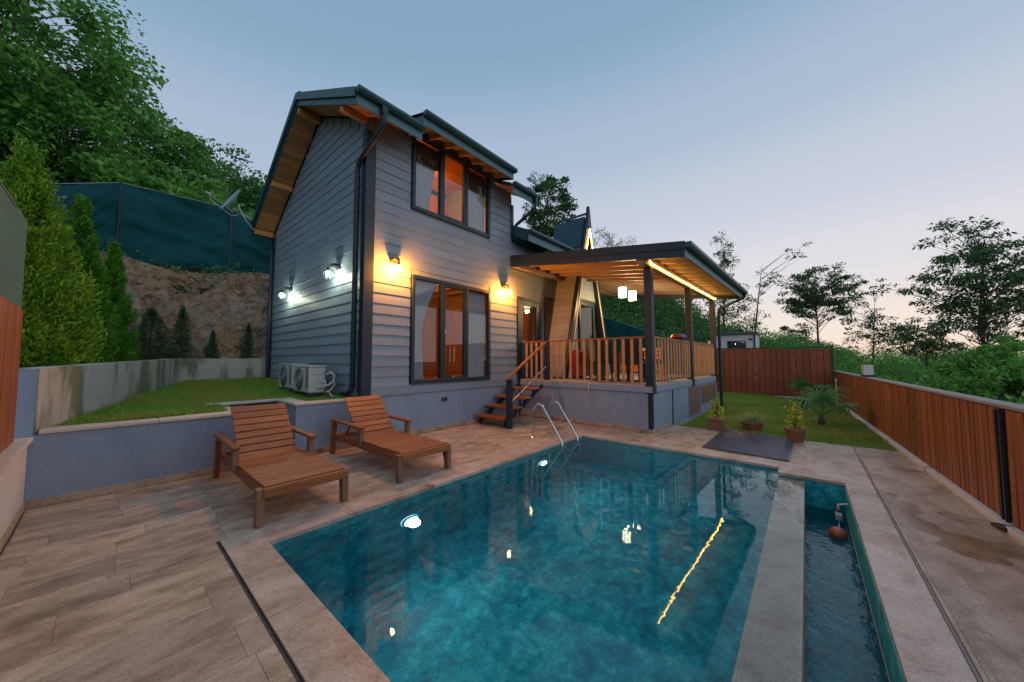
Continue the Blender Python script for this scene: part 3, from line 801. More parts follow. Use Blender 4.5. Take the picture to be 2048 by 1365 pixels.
for i in range(9):
    a, b = -1.0 + i * 2.07, -1.0 + (i + 1) * 2.07 - .02 - rnd.uniform(0, .1)
    MB().beam(fl(a, -.035, .02), fl(b, -.035, .02), .07, .07, .008).build('kerb', 'white_render', t)
MB().beam(fl(5.26, -.012, .05), fl(5.26, -.012, 1.05), .03, .03, .004, (1, 0, 0)).build('post', 'black_metal', t)
MB().beam(fl(5.33, -.012, .05), fl(5.33, -.012, 1.05), .03, .03, .004, (1, 0, 0)).build('post', 'black_metal', t)
MB().beam(fl(5.10, -.06, .03), fl(5.22, -.10, .03), .06, .03, .004).build('floor_stop', 'black_metal', t)

t = thing('rear_fence', 'tall dark red brown plank fence closing the far side of the lawn', 'fence', (17.75, 2.0, 0))
bw = 0.205
me = MB().cbox(-0.012, 0.012, -bw / 2 + .007, bw / 2 - .007, 0.0, 1.92, 0.005).mesh('fence_board')
for i in range(34):
    y = -0.62 + i * bw
    z0 = float(zr(np.array(17.6), np.array(y))) + .02
    link('fence_board', me, 'fence_wood_red', t, loc=(17.74 + rnd.uniform(-.004, .004), y, z0), rot=(rnd.uniform(-.004, .004), rnd.uniform(-.004, .004), 0))
MB().box(17.77, 17.80, -0.72, 6.3, 0.0, 1.90).build('backing', 'black_metal', t)
for a, b in ((-0.74, 1.6), (1.603, 4.0), (4.003, 6.3)):
    MB().cbox(17.70, 17.80, a, b, 1.965, 2.005).build('top_rail', 'black_metal', t)
MB().cbox(17.69, 17.77, -0.79, -0.73, -0.05, 2.02).build('post', 'black_metal', t)
MB().cbox(17.66, 17.72, -0.65, 2.2, -0.03, 0.03, .01).build('kerb', 'white_render', t)
net('dark_screen', 'dark teal mesh screen sloping down behind the dining terrace', [(17.9, 9.6, 1.0, 4.35), (17.9, 7.4, 0.3, 3.45), (17.9, 5.2, 0.1, 2.62), (17.9, 4.4, 0.1, 2.3)], 'net_cloth', 0.02, (17.9, 7.0, 0.3), 0.03, True, 0.03)

# ================================================================== HOUSE
HX0, HX1, HY0, HY1 = 2.94, 7.00, 6.00, 11.40
def zf_roof(y): return 5.91 + 0.49 * (y - 5.43)
def zb_roof(y): return 7.29 - 0.615 * (y - 8.25)
RID = 8.25
house = thing('weatherboard_house', 'grey weatherboard house with dark trimmed windows and an A shaped gable beside its terrace', 'house', (5.0, 8.5, 0))
W1 = (3.88, 6.13, 1.02, 3.22); W2 = (3.85, 6.11, 4.57, 6.22); DR = (7.21, 8.31, 0.985, 3.25)
FX1 = 9.4
# structural walls
fwm = MB(); y0, y1 = 6.0, 6.14
for a, b, c, d in ((2.94, 3.85, .83, 5.95), (3.85, 6.13, .83, 1.02), (3.88 - .03, 6.13, 3.22, 4.57), (6.13, 7.0, .83, 5.95), (3.80, 6.13, 6.22, 6.32),
                   (7.0, 7.21, .83, 4.7), (7.21, 8.31, 3.25, 4.7), (8.31, 8.52, .83, 4.7), (8.52, 8.98, 3.42, 4.7), (8.98, FX1, .83, 4.7), (8.52, 8.98, .83, 1.0)):
    fwm.box(a, b, y0, y1, c, d)
fwm.build('front_wall', 'siding_paint', house)
side = [(6.14, .80), (11.40, .80), (11.40, zb_roof(11.4) - .22), (RID, 7.29 - .24), (6.14, zf_roof(6.14) - .24)]
MB().prism(side, 'x', 2.94, 3.06).build('side_wall', 'siding_paint', house)
MB().prism(side, 'x', 6.88, 6.999).build('end_wall', 'siding_paint', house)
MB().box(3.06, 6.88, 11.28, 11.40, .80, 4.9).build('rear_wall', 'siding_paint', house)
MB().box(7.0, 11.3, 9.6, 9.72, .80, 4.7).build('rear_wall', 'siding_paint', house)
MB().box(11.25, 11.37, 6.2, 9.6, .80, 4.7).build('end_wall', 'siding_paint', house)
# plastered foundation
fd = MB(); fd.box(2.92, 7.3, 6.0, 6.16, -.05, .826); fd.box(2.92, 3.08, 6.16, 11.40, -.05, .80); fd.box(3.08, 11.4, 9.75, 9.9, -.05, .80)
fd.build('foundation', 'plaster_paint', house)
MB().cbox(3.06, 7.22, 5.972, 5.999, 0.83, 0.985, .003).build('base_board', 'siding_paint', house)
v = MB(); v.cbox(4.68, 4.84, 5.985, 5.999, .605, .685, .003).build('vent', 'black_metal', house)
vv = house.children[-1]
for k in range(3): MB().box(4.69 + k * .05, 4.73 + k * .05, 5.981, 5.9849, .615, .675).build('vent_slot', 'grille_dark', vv)
# lapped boards
PIT = 0.195
def lap(parent, x0, x1, z0, z1, axis, face, mat='siding_paint'):
    """one board; axis 'x' on a wall that faces -y, axis 'y' on a wall that faces -x"""
    if x1 - x0 > 2.6:                            # butt joint somewhere along a long course
        c = x0 + (x1 - x0) * rnd.uniform(.25, .75)
        lap(parent, x0, c - .0012, z0, z1, axis, face, mat); lap(parent, c + .0012, x1, z0, z1, axis, face, mat); return
    lo, hi = .030 + rnd.uniform(-.002, .002), .008
    prof = [(0, z0), (-lo, z0), (-hi - .004, z1 + .012), (0, z1 + .012)]
    if axis == 'x':
        MB().prism([(face + p, z) for p, z in prof], 'x', x0, x1).build('siding_board', mat, parent)
    else:
        MB().prism([(face + p, z) for p, z in prof], 'y', x0, x1).build('siding_board', mat, parent)
k = 0; z = 0.99
while z < 6.3:
    z1 = z + PIT
    segs = [(3.075, 6.96)] if z < 5.9 else [(3.82, 6.3)]
    if z1 > 4.60: pass
    elif True: segs = [(3.075, 8.9)]
    def cut(segs, a, b, c, d):
        out = []
        for s0, s1 in segs:
            if z1 <= c + .01 or z >= d - .01 or s1 <= a or s0 >= b: out.append((s0, s1)); continue
            if s0 < a: out.append((s0, a))
            if s1 > b: out.append((b, s1))
        return out
    for w in (W1, W2, DR): segs = cut(segs, w[0] - .02, w[1] + .02, w[2] - .02, w[3] + .02)
    segs = cut(segs, 8.48, 9.02, 1.0, 3.44)
    for s0, s1 in segs:
        zt = min(z1, 6.3)
        if zt - z > .03 and s1 - s0 > .03: lap(house, s0, s1, z, zt, 'x', 6.0)
    z = z1; k += 1
z = 0.84
while z < 7.0:
    z1 = z + PIT
    ya = 6.05 if z1 < zf_roof(6.05) - .26 else 5.43 + (z1 + .26 - 5.91) / .49
    yb = 11.36 if z1 < zb_roof(11.36) - .24 else 8.25 + (7.29 - z1 - .24) / .615
    if yb - ya > .05: lap(house, ya, yb, z, z1, 'y', 2.94)
    z = z1
# corner trims
MB().cbox(2.885, 3.07, 5.945, 5.970, .80, 5.72, .004).build('corner_trim', 'dark_trim', house)
MB().cbox(2.885, 2.908, 5.9705, 6.10, .80, 5.75, .004).build('corner_trim', 'dark_trim', house)
MB().cbox(2.885, 2.908, 11.28, 11.42, .80, 5.1, .004).build('corner_trim', 'dark_trim', house)
MB().cbox(6.93, 7.03, 5.945, 5.970, 4.75, 5.72, .004).build('corner_trim', 'dark_trim', house)
# main roof: slabs with wood lining, fascias and gutters
roof = MB().build('roof', 'roof_metal', house) if False else None
def slope_slab(x0, x1, ya, za, yb, zb, th):
    return MB().prism([(ya, za), (yb, zb), (yb, zb - th), (ya, za - th)], 'x', x0, x1)
RX0, RX1 = 2.44, 7.40
roof = slope_slab(RX0, 3.76, 5.43, zf_roof(5.43), RID, 7.29, .07).build('roof', 'roof_metal', house)
slope_slab(3.76, 6.30, 6.90, zf_roof(6.90), RID, 7.29, .07).build('roof_slope', 'roof_metal', roof)
slope_slab(6.30, RX1, 5.43, zf_roof(5.43), RID, 7.29, .07).build('roof_slope', 'roof_metal', roof)
slope_slab(RX0, RX1, RID + .003, 7.288, 11.62, zb_roof(11.62), .07).build('roof_slope', 'roof_metal', roof)
MB().beam((RX0 - .02, RID, 7.305), (RX1, RID, 7.305), .22, .05, .01).build('ridge_cap', 'roof_metal', roof)
# standing dormer over the upper window
def zd(y): return 6.22 + .30 * (y - 5.40)
dorm = slope_slab(3.70, 6.36, 5.40, zd(5.40), 7.0, zd(7.0), .06).build('dormer_roof', 'roof_metal', house)
slope_slab(3.74, 6.32, 5.44, zd(5.44) - .062, 6.6, zd(6.6) - .062, .02).build('lining', 'rafter_grey', dorm)
for k in range(7):
    x = 3.86 + k * .40
    MB().beam((x, 5.45, zd(5.45) - .14), (x, 6.05, zd(6.05) - .14), .06, .11, .004).build('rafter', 'rafter_grey', dorm)
MB().cbox(3.70, 6.36, 5.375, 5.398, 5.98, 6.205, .004).build('fascia', 'fascia_board', dorm)
def gutter(x0, x1, y, z, parent, mat='roof_metal', w=.11, h=.09, fn=None):
    prof = [(0, 0), (-w * .75, 0), (-w, h * .45), (-w, h), (-w + .012, h), (-w + .012, h * .5), (-w * .7, .012), (-.008, .012), (-.008, h), (0, h)]
    MB().prism([(y + p, z + q) for p, q in prof], 'x', x0, x1).build('gutter', mat, parent)
    MB().cbox(x0 - .006, x0, y - w, y, z, z + h, .002).build('gutter_end', mat, parent)
    MB().cbox(x1, x1 + .006, y - w, y, z, z + h, .002).build('gutter_end', mat, parent)
gutter(3.69, 6.37, 5.372, 6.13, dorm)
for xx in (3.70, 6.335):
    MB().prism([(5.40, zd(5.40) + .012), (7.0, zd(7.0) + .012), (7.0, zd(7.0) - .24), (5.40, 5.98)], 'x', xx, xx + .024).build('rake_board', 'roof_metal', dorm)
MB().prism([(6.0, 5.95), (6.14, 5.95), (6.9, 6.35), (6.9, 6.55), (6.0, 6.30)], 'x', 3.76, 3.80).build('dormer_cheek', 'siding_paint', dorm)
# eaves left and right of the dormer
for x0, x1 in ((RX0, 3.695), (6.365, RX1)):
    MB().cbox(x0, x1, 5.405, 5.428, 5.67, 5.90, .004).build('fascia', 'fascia_board', roof)
    gutter(x0 - .02, x1, 5.402, 5.83, roof)
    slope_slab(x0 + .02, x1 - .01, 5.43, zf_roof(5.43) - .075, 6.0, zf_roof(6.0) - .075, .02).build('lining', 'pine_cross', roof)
# rakes at the gable: two stepped boards, then the boarded wooden soffit
for (ya, za, yb, zb) in ((5.40, zf_roof(5.40), RID, 7.29), (RID + .002, 7.29, 11.63, zb_roof(11.63))):
    MB().prism([(ya, za + .03), (yb, zb + .03), (yb, zb - .13), (ya, za - .13)], 'x', RX0 - .045, RX0 - .012).build('rake_trim', 'roof_metal', roof)
    MB().prism([(ya + .01, za - .10), (yb, zb - .10), (yb, zb - .25), (ya + .01, za - .25)], 'x', RX0 - .012, RX0 + .012).build('rake_board', 'roof_metal', roof)
def soffit(ya, yb, zfn, drop, sgn):
    n = int((yb - ya) / .115)
    for i in range(n):
        a = ya + (yb - ya) * i / n; b = ya + (yb - ya) * (i + 1) / n - .008
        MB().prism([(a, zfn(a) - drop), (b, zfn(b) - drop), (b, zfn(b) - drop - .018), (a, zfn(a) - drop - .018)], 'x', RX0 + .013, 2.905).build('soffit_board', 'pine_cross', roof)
soffit(5.45, RID, zf_roof, .20, 1)
soffit(RID, 11.60, zb_roof, .20, -1)
for y, zz in ((6.02, zf_roof(6.02) - .30), (RID, 6.93), (10.02, zb_roof(10.02) - .29), (11.45, zb_roof(11.45) - .29)):
    MB().cbox(RX0 + .014, 2.90, y - .05, y + .05, zz - .06, zz + .07, .005).build('purlin', 'pine', roof)
MB().cbox(RX0 - .02, RX1, 11.60, 11.64, zb_roof(11.6) - .26, zb_roof(11.6) - .02).build('fascia', 'roof_metal', roof)
# downspouts
def pipe(name, pts, r=.045, parent=house, mat='dark_trim', n=10):
    return MB().tube(pts, r, n).build(name, mat, parent, True)
ds = pipe('downspout', [(2.89, 5.36, 5.84), (2.89, 5.36, 5.62), (2.89, 5.40, 5.52), (2.86, 5.62, 5.36), (2.84, 5.98, 5.20), (2.835, 6.14, 5.10), (2.835, 6.18, 4.98), (2.835, 6.18, 1.05), (2.83, 6.20, .96), (2.82, 6.30, .90), (2.82, 6.55, .885)], .048)
for z in (1.6, 2.9, 4.2): MB().tube([(2.835, 6.18, z), (2.835, 6.18, z + .03)], .056, 10).build('bracket', 'black_metal', ds)
MB().cbox(2.84, 2.94, 5.31, 5.41, 5.70, 5.86).build('hopper', 'dark_trim', ds)
ds = pipe('downspout', [(2.86, 11.50, 4.95), (2.86, 11.46, 4.80), (2.85, 11.36, 4.70), (2.85, 11.34, 4.55), (2.85, 11.34, .98)], .045)
ds = pipe('downspout', [(7.24, 5.36, 5.84), (7.24, 5.36, 5.66), (7.24, 5.40, 5.55), (7.12, 5.75, 5.28), (7.08, 5.90, 5.18), (7.08, 5.92, 5.06), (7.08, 5.92, 4.75)], .045)
MB().cbox(7.19, 7.29, 5.31, 5.41, 5.70, 5.86).build('hopper', 'dark_trim', ds)
# lower roof over the side wing
def zw(y): return 4.90 + .49 * (y - 5.45)
low = slope_slab(7.03, 9.45, 5.45, zw(5.45), 8.2, zw(8.2), .07).build('wing_roof', 'roof_metal', house)
slope_slab(7.03, 11.9, 8.2, zw(8.2), 10.2, zw(8.2) - 1.0, .07).build('roof_slope', 'roof_metal', low)
slope_slab(10.4, 11.9, 6.2, zw(6.2), 8.2, zw(8.2), .07).build('roof_slope', 'roof_metal', low)
MB().cbox(7.03, 9.4, 5.425, 5.448, 4.62, 4.89, .004).build('fascia', 'fascia_board', low)
gutter(7.02, 9.35, 5.423, 4.83, low)
MB().prism([(5.43, 4.92), (8.2, zw(8.2) + .02), (8.2, zw(8.2) - .24), (5.43, 4.62)], 'x', 7.005, 7.03).build('rake_board', 'roof_metal', low)
# windows
def bar(parent, x0, x1, y0, y1, z0, z1, name='frame_bar', mat='dark_trim'):
    return MB().cbox(x0, x1, y0, y1, z0, z1, .005).build(name, mat, parent)
def window(w, mull, name, glass, head=True):
    x0, x1, z0, z1 = w; f = .075
    g = bar(house, x0, x1, 5.935, 6.05, z0, z0 + f, name)
    bar(g, x0, x0 + f, 5.935, 6.05, z0 + f + .001, z1 - f - .001); bar(g, x1 - f, x1, 5.935, 6.05, z0 + f + .001, z1 - f - .001)
    bar(g, x0, x1, 5.935, 6.05, z1 - f, z1)
    edges = [x0 + f] + [m for m in mull] + [x1 - f]
    for m in mull: bar(g, m - .04, m + .04, 5.94, 6.045, z0 + f + .001, z1 - f - .001, 'mullion')
    for i in range(len(edges) - 1):
        a = edges[i] + (.04 if i else 0); b = edges[i + 1] - (.04 if i < len(edges) - 2 else 0)
        if i == 1:      # the sash that opens
            s = .045
            for (p, q, r_, t_) in ((a, b, z0 + f, z0 + f + s), (a, b, z1 - f - s, z1 - f)): bar(g, p, q, 5.95, 6.03, r_ + .001, t_ - .001, 'sash')
            for (p, q) in ((a, a + s), (b - s, b)): bar(g, p, q, 5.95, 6.03, z0 + f + s, z1 - f - s, 'sash')
            a += s; b -= s
            MB().cbox(a - .03, a - .012, 5.925, 5.949, (z0 + z1) / 2 - .06, (z0 + z1) / 2 + .06, .003).build('handle', 'grey_metal', g)
            zz0, zz1 = z0 + f + s, z1 - f - s
        else: zz0, zz1 = z0 + f, z1 - f
        MB().add([(a, 5.985, zz0), (b, 5.985, zz0), (b, 5.985, zz1), (a, 5.985, zz1)], [(0, 1, 2, 3)]).build('pane', glass, g, flip=False)
    return g
window(W1, (4.65, 5.36), 'window', 'window_glass')
window(W2, (4.59, 5.32), 'window', 'window_glass')
# door and the narrow slanting side window
dg = bar(house, DR[0], DR[0] + .08, 5.94, 6.06, DR[2], DR[3], 'door')
bar(dg, DR[1] - .08, DR[1], 5.94, 6.06, DR[2], DR[3], 'door_frame'); bar(dg, DR[0] + .081, DR[1] - .081, 5.94, 6.06, DR[3] - .08, DR[3], 'door_frame')
bar(dg, 7.292, 7.44, 5.96, 6.02, 1.0, 3.168, 'door_stile'); bar(dg, 8.08, 8.228, 5.96, 6.02, 1.0, 3.168, 'door_stile')
bar(dg, 7.441, 8.079, 5.96, 6.02, 1.0, 1.90, 'door_panel'); bar(dg, 7.441, 8.079, 5.96, 6.02, 3.03, 3.168, 'door_rail')
MB().add([(7.441, 5.99, 1.90), (8.079, 5.99, 1.90), (8.079, 5.99, 3.03), (7.441, 5.99, 3.03)], [(0, 1, 2, 3)]).build('pane', 'window_glass', dg, flip=False)
MB().tube([(7.36, 5.93, 1.98), (7.36, 5.90, 1.98), (7.46, 5.90, 1.98)], .012, 8).build('door_handle', 'steel', dg, True)
AX, AZ, ASL = 9.90, 5.95, 3.50           # gable apex and slope
def axl(z): return AX - (AZ - z) / ASL
def axr(z): return AX + (AZ - z) / ASL
sw = bar(house, 8.50, 8.545, 5.945, 6.05, 1.0, 3.42, 'side_window')
bar(sw, 8.546, 9.0, 5.945, 6.05, 3.37, 3.42)
MB().add([(8.545, 5.985, 1.0), (8.98, 5.985, 1.0), (8.98, 5.985, 3.37), (8.545, 5.985, 3.37)], [(0, 1, 2, 3)]).build('pane', 'window_glass_clear', sw, flip=False)
# A-shaped gable: two leaning roof planes clad in boards, boarded head, glazed doors
AY0, AY1 = 5.28, 6.42
gab = MB()
zt = 6.02; zbm = .985
def plane_slab(sgn, ya, yb, z0, z1, off0, off1, name, mat, par):
    """slab along the leaning plane, between two offsets square to it"""
    nx, nz = (-ASL, 1) if sgn < 0 else (ASL, 1)
    l = math.hypot(nx, nz); nx, nz = nx / l, nz / l
    f_ = axl if sgn < 0 else axr
    P = [(f_(z) + nx * o, z + nz * o) for z, o in ((z0, off0), (z1, off0), (z1, off1), (z0, off1))]
    return MB().prism(P, 'y', ya, yb).build(name, mat, par)
ga = plane_slab(-1, AY0 + .02, AY1, zbm, 5.95, -.01, .055, 'gable', 'siding_paint', house)
plane_slab(1, AY0 + .02, AY1, zbm, 5.95, -.01, .055, 'gable_side', 'siding_paint', ga)
n = 25
for i in range(n):
    a = zbm + (5.93 - zbm) * i / n; b = zbm + (5.93 - zbm) * (i + 1) / n - .006
    plane_slab(-1, AY0 + .04, AY1, a, b, .0555, .072, 'gable_board', 'siding_paint', ga)
for sg in (-1, 1):
    plane_slab(sg, AY0 - .10, AY0 + .02, zbm, 6.0, -.10, .085, 'barge_board', 'dark_trim', ga)
    plane_slab(sg, AY0 - .112, AY0 - .1005, zbm, 5.72, -.085, -.035, 'edge_strip', 'cream_trim', ga)
MB().prism([(AX - .14, 5.78), (AX + .14, 5.78), (AX + .02, 6.47), (AX - .02, 6.47)], 'y', AY0 - .115, AY0 - .02).build('spike', 'dark_trim', ga)
MB().beam((AX, AY0 - .02, 6.25), (AX, AY1, 6.25), .05, .06).build('ridge', 'roof_metal', ga)
for sg in (-1, 1): plane_slab(sg, AY0 + .03, AY1 + .01, 5.05, 6.12, .075, .12, 'roof_sheet', 'roof_metal', ga)
for i in range(7):
    a = 3.42 + i * .36; b = min(a + .354, 5.8)
    MB().prism([(axl(a) + .1, a), (axr(a) - .1, a), (axr(b) - .1, b), (axl(b) + .1, b)] if axr(b) - axl(b) > .22 else
               [(axl(a) + .1, a), (axr(a) - .1, a), (AX, b)], 'y', AY0 + .03, AY0 + .055).build('face_board', 'siding_paint', ga)
def fb(x0, x1, z0, z1, name='door_frame'): return MB().cbox(x0, x1, AY0 + .0, AY0 + .07, z0, z1, .005).build(name, 'dark_trim', ga)
fb(axl(3.42) + .06, axr(3.42) - .06, 3.33, 3.419); fb(9.40, 9.49, 1.0, 3.329); fb(10.31, 10.40, 1.0, 3.329); fb(9.491, 10.309, 3.22, 3.329); fb(9.491, 10.309, 1.0, 1.15)
fb(axl(1.05) + .1, 9.399, 1.0, 1.08); fb(10.401, axr(1.05) - .1, 1.0, 1.08)
for poly in ([(9.491, 1.15), (10.309, 1.15), (10.309, 3.22), (9.491, 3.22)], [(axl(1.08) + .08, 1.08), (9.40, 1.08), (9.40, 3.33), (axl(3.33) + .08, 3.33)],
             [(10.40, 1.08), (axr(1.08) - .08, 1.08), (axr(3.33) - .08, 3.33), (10.40, 3.33)]):
    MB().add([(x, AY0 + .035, z) for x, z in poly], [tuple(range(4))]).build('pane', 'window_glass', ga, flip=False)

# rooms behind the glass
rm = MB(); rm.box(3.07, 6.87, 6.16, 11.27, .85, .98); ro = rm.build('interior', 'interior_wood', house)
MB().box(3.07, 6.87, 6.15, 11.27, 3.55, 3.72).build('storey_floor', 'interior_wood', ro)
MB().box(3.07, 6.87, 9.0, 9.06, .98, 3.55).build('partition', 'interior_wood', ro)
MB().box(3.07, 6.87, 8.6, 8.66, 3.72, 6.6).build('partition', 'interior_wood', ro)
MB().box(3.065, 3.09, 6.16, 9.0, .98, 3.55).build('lining', 'interior_wood', ro); MB().box(6.85, 6.875, 6.16, 9.0, .98, 3.55).build('lining', 'interior_wood', ro)
MB().box(3.065, 3.09, 6.16, 8.6, 3.72, 5.6).build('lining', 'interior_wood', ro); MB().box(6.85, 6.875, 6.16, 8.6, 3.72, 5.6).build('lining', 'interior_wood', ro)
MB().prism([(6.15, 5.72), (8.25, 6.86), (8.6, 6.75), (8.6, 6.80), (8.25, 6.91), (6.15, 5.77)], 'x', 3.07, 3.80).build('ceiling', 'interior_wood', ro)
MB().prism([(6.15, 6.32), (7.0, 6.45), (8.25, 6.86), (8.6, 6.75), (8.6, 6.80), (8.25, 6.91), (6.15, 6.37)], 'x', 3.80, 6.87).build('ceiling', 'interior_wood', ro)
MB().box(7.0, 11.2, 6.16, 9.6, .85, .98).build('wing_floor', 'interior_wood', ro)
MB().box(7.0, 11.2, 9.0, 9.05, .98, 4.6).build('partition', 'interior_wood', ro)
MB().box(7.01, 7.03, 6.16, 9.0, .98, 4.6).build('lining', 'interior_wood', ro)
MB().box(8.40, 8.44, 6.5, 9.0, .98, 4.6).build('partition', 'interior_wood', ro)
MB().box(7.0, 11.2, 6.16, 9.6, 4.5, 4.6).build('ceiling', 'interior_wood', ro)
for i in range(7): MB().cbox(3.2 + i * .55, 3.28 + i * .55, 6.2, 8.98, 3.43, 3.549).build('ceiling_beam', 'pine', ro)
for x0 in (4.0, 5.4): MB().cbox(x0, x0 + .9, 8.95, 8.998, 1.0, 3.0).build('inner_door', 'pine', ro)
warm = (1.0, .52, .17)
lamp('room_light', 'POINT', (5.0, 7.6, 3.2), 22, warm, house, .12)
lamp('room_light', 'POINT', (5.0, 7.75, 6.48), 80, (1.0, .36, .06), house, .12)
lamp('room_light', 'POINT', (7.8, 7.6, 3.9), 26, warm, house, .12)
lamp('room_light', 'POINT', (9.6, 7.4, 3.6), 10, warm, house, .12)

# curtains hang inside: things of their own
def curtain(label, x0, x1, z0, z1, folds, pinch=None, mat='curtain_cloth', y=6.20, name='curtain', cat='curtain'):
    nx, nz = folds * 8, 24; vs = []
    for i in range(nx + 1):
        for j in range(nz + 1):
            s_, q = i / nx, j / nz
            xx = x0 + (x1 - x0) * s_
            if pinch:
                zc, side, amt = pinch
                zq = z0 + (z1 - z0) * q
                if zq > zc: kf = 1 - amt * math.cos(min(1, (zq - zc) / (z1 - zc)) * math.pi / 2) ** 1.0
                else: kf = 1 - amt * (0.80 + .2 * (zq - z0) / (zc - z0))
                xx = (x0 + (x1 - x0) * s_ * kf) if side < 0 else (x1 - (x1 - x0) * (1 - s_) * kf)
            vs.append((xx, y + .022 * math.sin(s_ * folds * 6.283) + .006 * math.sin(5 * q + 9 * s_), z0 + (z1 - z0) * q))
    m = nz + 1; N = len(vs)
    vb = [(a, b + .003, c) for a, b, c in vs]
    fs = []
    for i in range(nx):
        for j in range(nz):
            q = i * m + j; fs.append((q, q + m, q + m + 1, q + 1)); fs.append((N + q, N + q + 1, N + q + m + 1, N + q + m))
    return tag(MB().add(vs + vb, fs).build(name, mat, None, True), label, cat)
curtain('pale blue sheer curtain tied aside in the tall ground floor window', 3.96, 4.62, 1.0, 3.18, 7, (1.9, -1, .62), y=6.10)
curtain('pale sheer curtain hanging straight at the ground floor window end near the door', 5.42, 6.05, 1.0, 3.18, 8, y=6.10)
curtain('pale blue sheer curtain swept aside in the upper window near the house corner', 3.94, 4.56, 4.6, 5.86, 7, (4.75, -1, .28), y=6.10)
curtain('pale sheer curtain hanging straight in the upper window far from the corner', 5.38, 6.04, 4.6, 5.86, 7, y=6.10)
curtain('brown gathered valance over the upper window near the house corner', 3.92, 4.58, 5.68, 6.14, 9, None, 'valance_cloth', 6.075, 'valance', 'valance')
curtain('brown gathered valance over the upper window far from the corner', 5.34, 6.05, 5.62, 6.14, 9, None, 'valance_cloth', 6.075, 'valance', 'valance')

# ================================================================== TERRACE (deck, rails, roof) in its own turned axes
PR = -0.03
PO = (7.22, 2.42, 0.0)
ter = thing('covered_terrace', 'raised covered terrace with dark posts, wooden balusters and blue grey plastered base', 'terrace', PO, PR, None, False)
DL, DW, DZ = 5.75, 3.52, 0.98
b_ = MB(); b_.box(0, .14, 0, DW, -.05, .82); b_.box(.14, DL, 0, .14, -.05, .82); b_.box(DL - .14, DL, .14, DW, -.05, .82)
b_.build('base_wall', 'plaster_paint', ter)
MB().cbox(-.03, 0.12, -.03, DW, .822, .945, .004).build('edge_board', 'fascia_board' if False else 'plaster_paint', ter)
MB().cbox(.121, DL, -.03, .12, .822, .945, .004).build('edge_board', 'plaster_paint', ter)
for i in range(10):
    for j in range(6):
        x0, y0 = -.02 + i * .575, -.02 + j * .59
        key = 'deck'
        if key not in tile_cache: tile_cache[key] = MB().cbox(.002, .573, .002, .588, .947, .98, .003).mesh('floor_tile')
        link('floor_tile', tile_cache[key], 'deck_tile', ter, loc=(x0, y0, 0))
MB().cbox(-.018, -.001, .10, DW, .002, .085, .003).build('skirting', 'paving_stone', ter)
MB().cbox(-.018, 1.2, -.018, -.001, .002, .085, .003).build('skirting', 'paving_stone', ter)
MB().cbox(-.012, .075, -.012, .075, .086, .80, .004).build('corner_trim', 'dark_trim', ter)
MB().cbox(1.25, 1.31, -.012, -.001, .0, .82, .003).build('batten', 'dark_trim', ter)
# louvred door and panel of slats in the side of the base
ld = MB().cbox(2.55, 3.62, -.02, -.002, .03, .80, .004).build('louvre_door', 'grey_metal', ter)
for k in range(13): MB().cbox(2.62, 3.55, -.036, -.0205, .07 + k * .055, .112 + k * .055, .003).build('slat', 'louvre_wood', ld)
lp = MB().cbox(3.75, 5.45, -.02, -.002, .24, .80, .004).build('slat_panel', 'grey_metal', ter)
for k in range(22): MB().cbox(3.80 + k * .0735, 3.86 + k * .0735, -.036, -.0205, .28, .76, .003).build('slat', 'louvre_wood', lp)
# posts
POSTS = (.07, 2.92, 5.62)
for x in POSTS:
    p = MB().cbox(x - .075, x + .075, -.035, .115, .985, 3.44, .006).build('post', 'dark_trim', ter)
    MB().cbox(x - .09, x + .09, -.05, .13, .80, .983, .006).build('post_foot', 'black_metal', p)
MB().cbox(.0, .12, 2.62, 2.74, .985, 1.96, .006).build('rail_post', 'dark_trim', ter)
MB().cbox(-.02, .08, 3.42, 3.50, .985, 1.95, .006).build('rail_post', 'dark_trim', ter)
# railings
def railing_x0(ya, yb, n):
    MB().cbox(.01, .11, ya, yb, 1.955, 1.995, .006).build('hand_rail', 'stain_wood_y', ter)
    MB().cbox(.035, .075, ya, yb, 1.03, 1.07, .004).build('bottom_rail', 'dark_trim', ter)
    for i in range(n):
        y = ya + (yb - ya) * (i + .5) / n
        link('baluster', BAL, 'baluster_wood', ter, loc=(.025, y, 1.02), rot=(rnd.uniform(-.006, .006), 0, 0))
BAL = MB().cbox(-.012, .012, -.032, .032, 0, .935, .004).mesh('baluster')
BALX = MB().cbox(-.045, .045, -.012, .012, 0, .93, .004).mesh('baluster')
railing_x0(.12, 2.62, 13)
railing_x0(2.74, 3.42, 4)
for a, b, n in ((POSTS[0] + .08, POSTS[1] - .08, 13), (POSTS[1] + .08, POSTS[2] - .08, 13)):
    MB().cbox(a, b, -.01, .09, 1.955, 1.995, .006).build('hand_rail', 'stain_wood', ter)
    MB().cbox(a, b, .02, .06, 1.03, 1.07, .004).build('bottom_rail', 'dark_trim', ter)
    for i in range(n):
        link('baluster', BALX, 'baluster_wood', ter, loc=(a + (b - a) * (i + .5) / n, .005, 1.025), rot=(0, rnd.uniform(-.004, .004), 0))
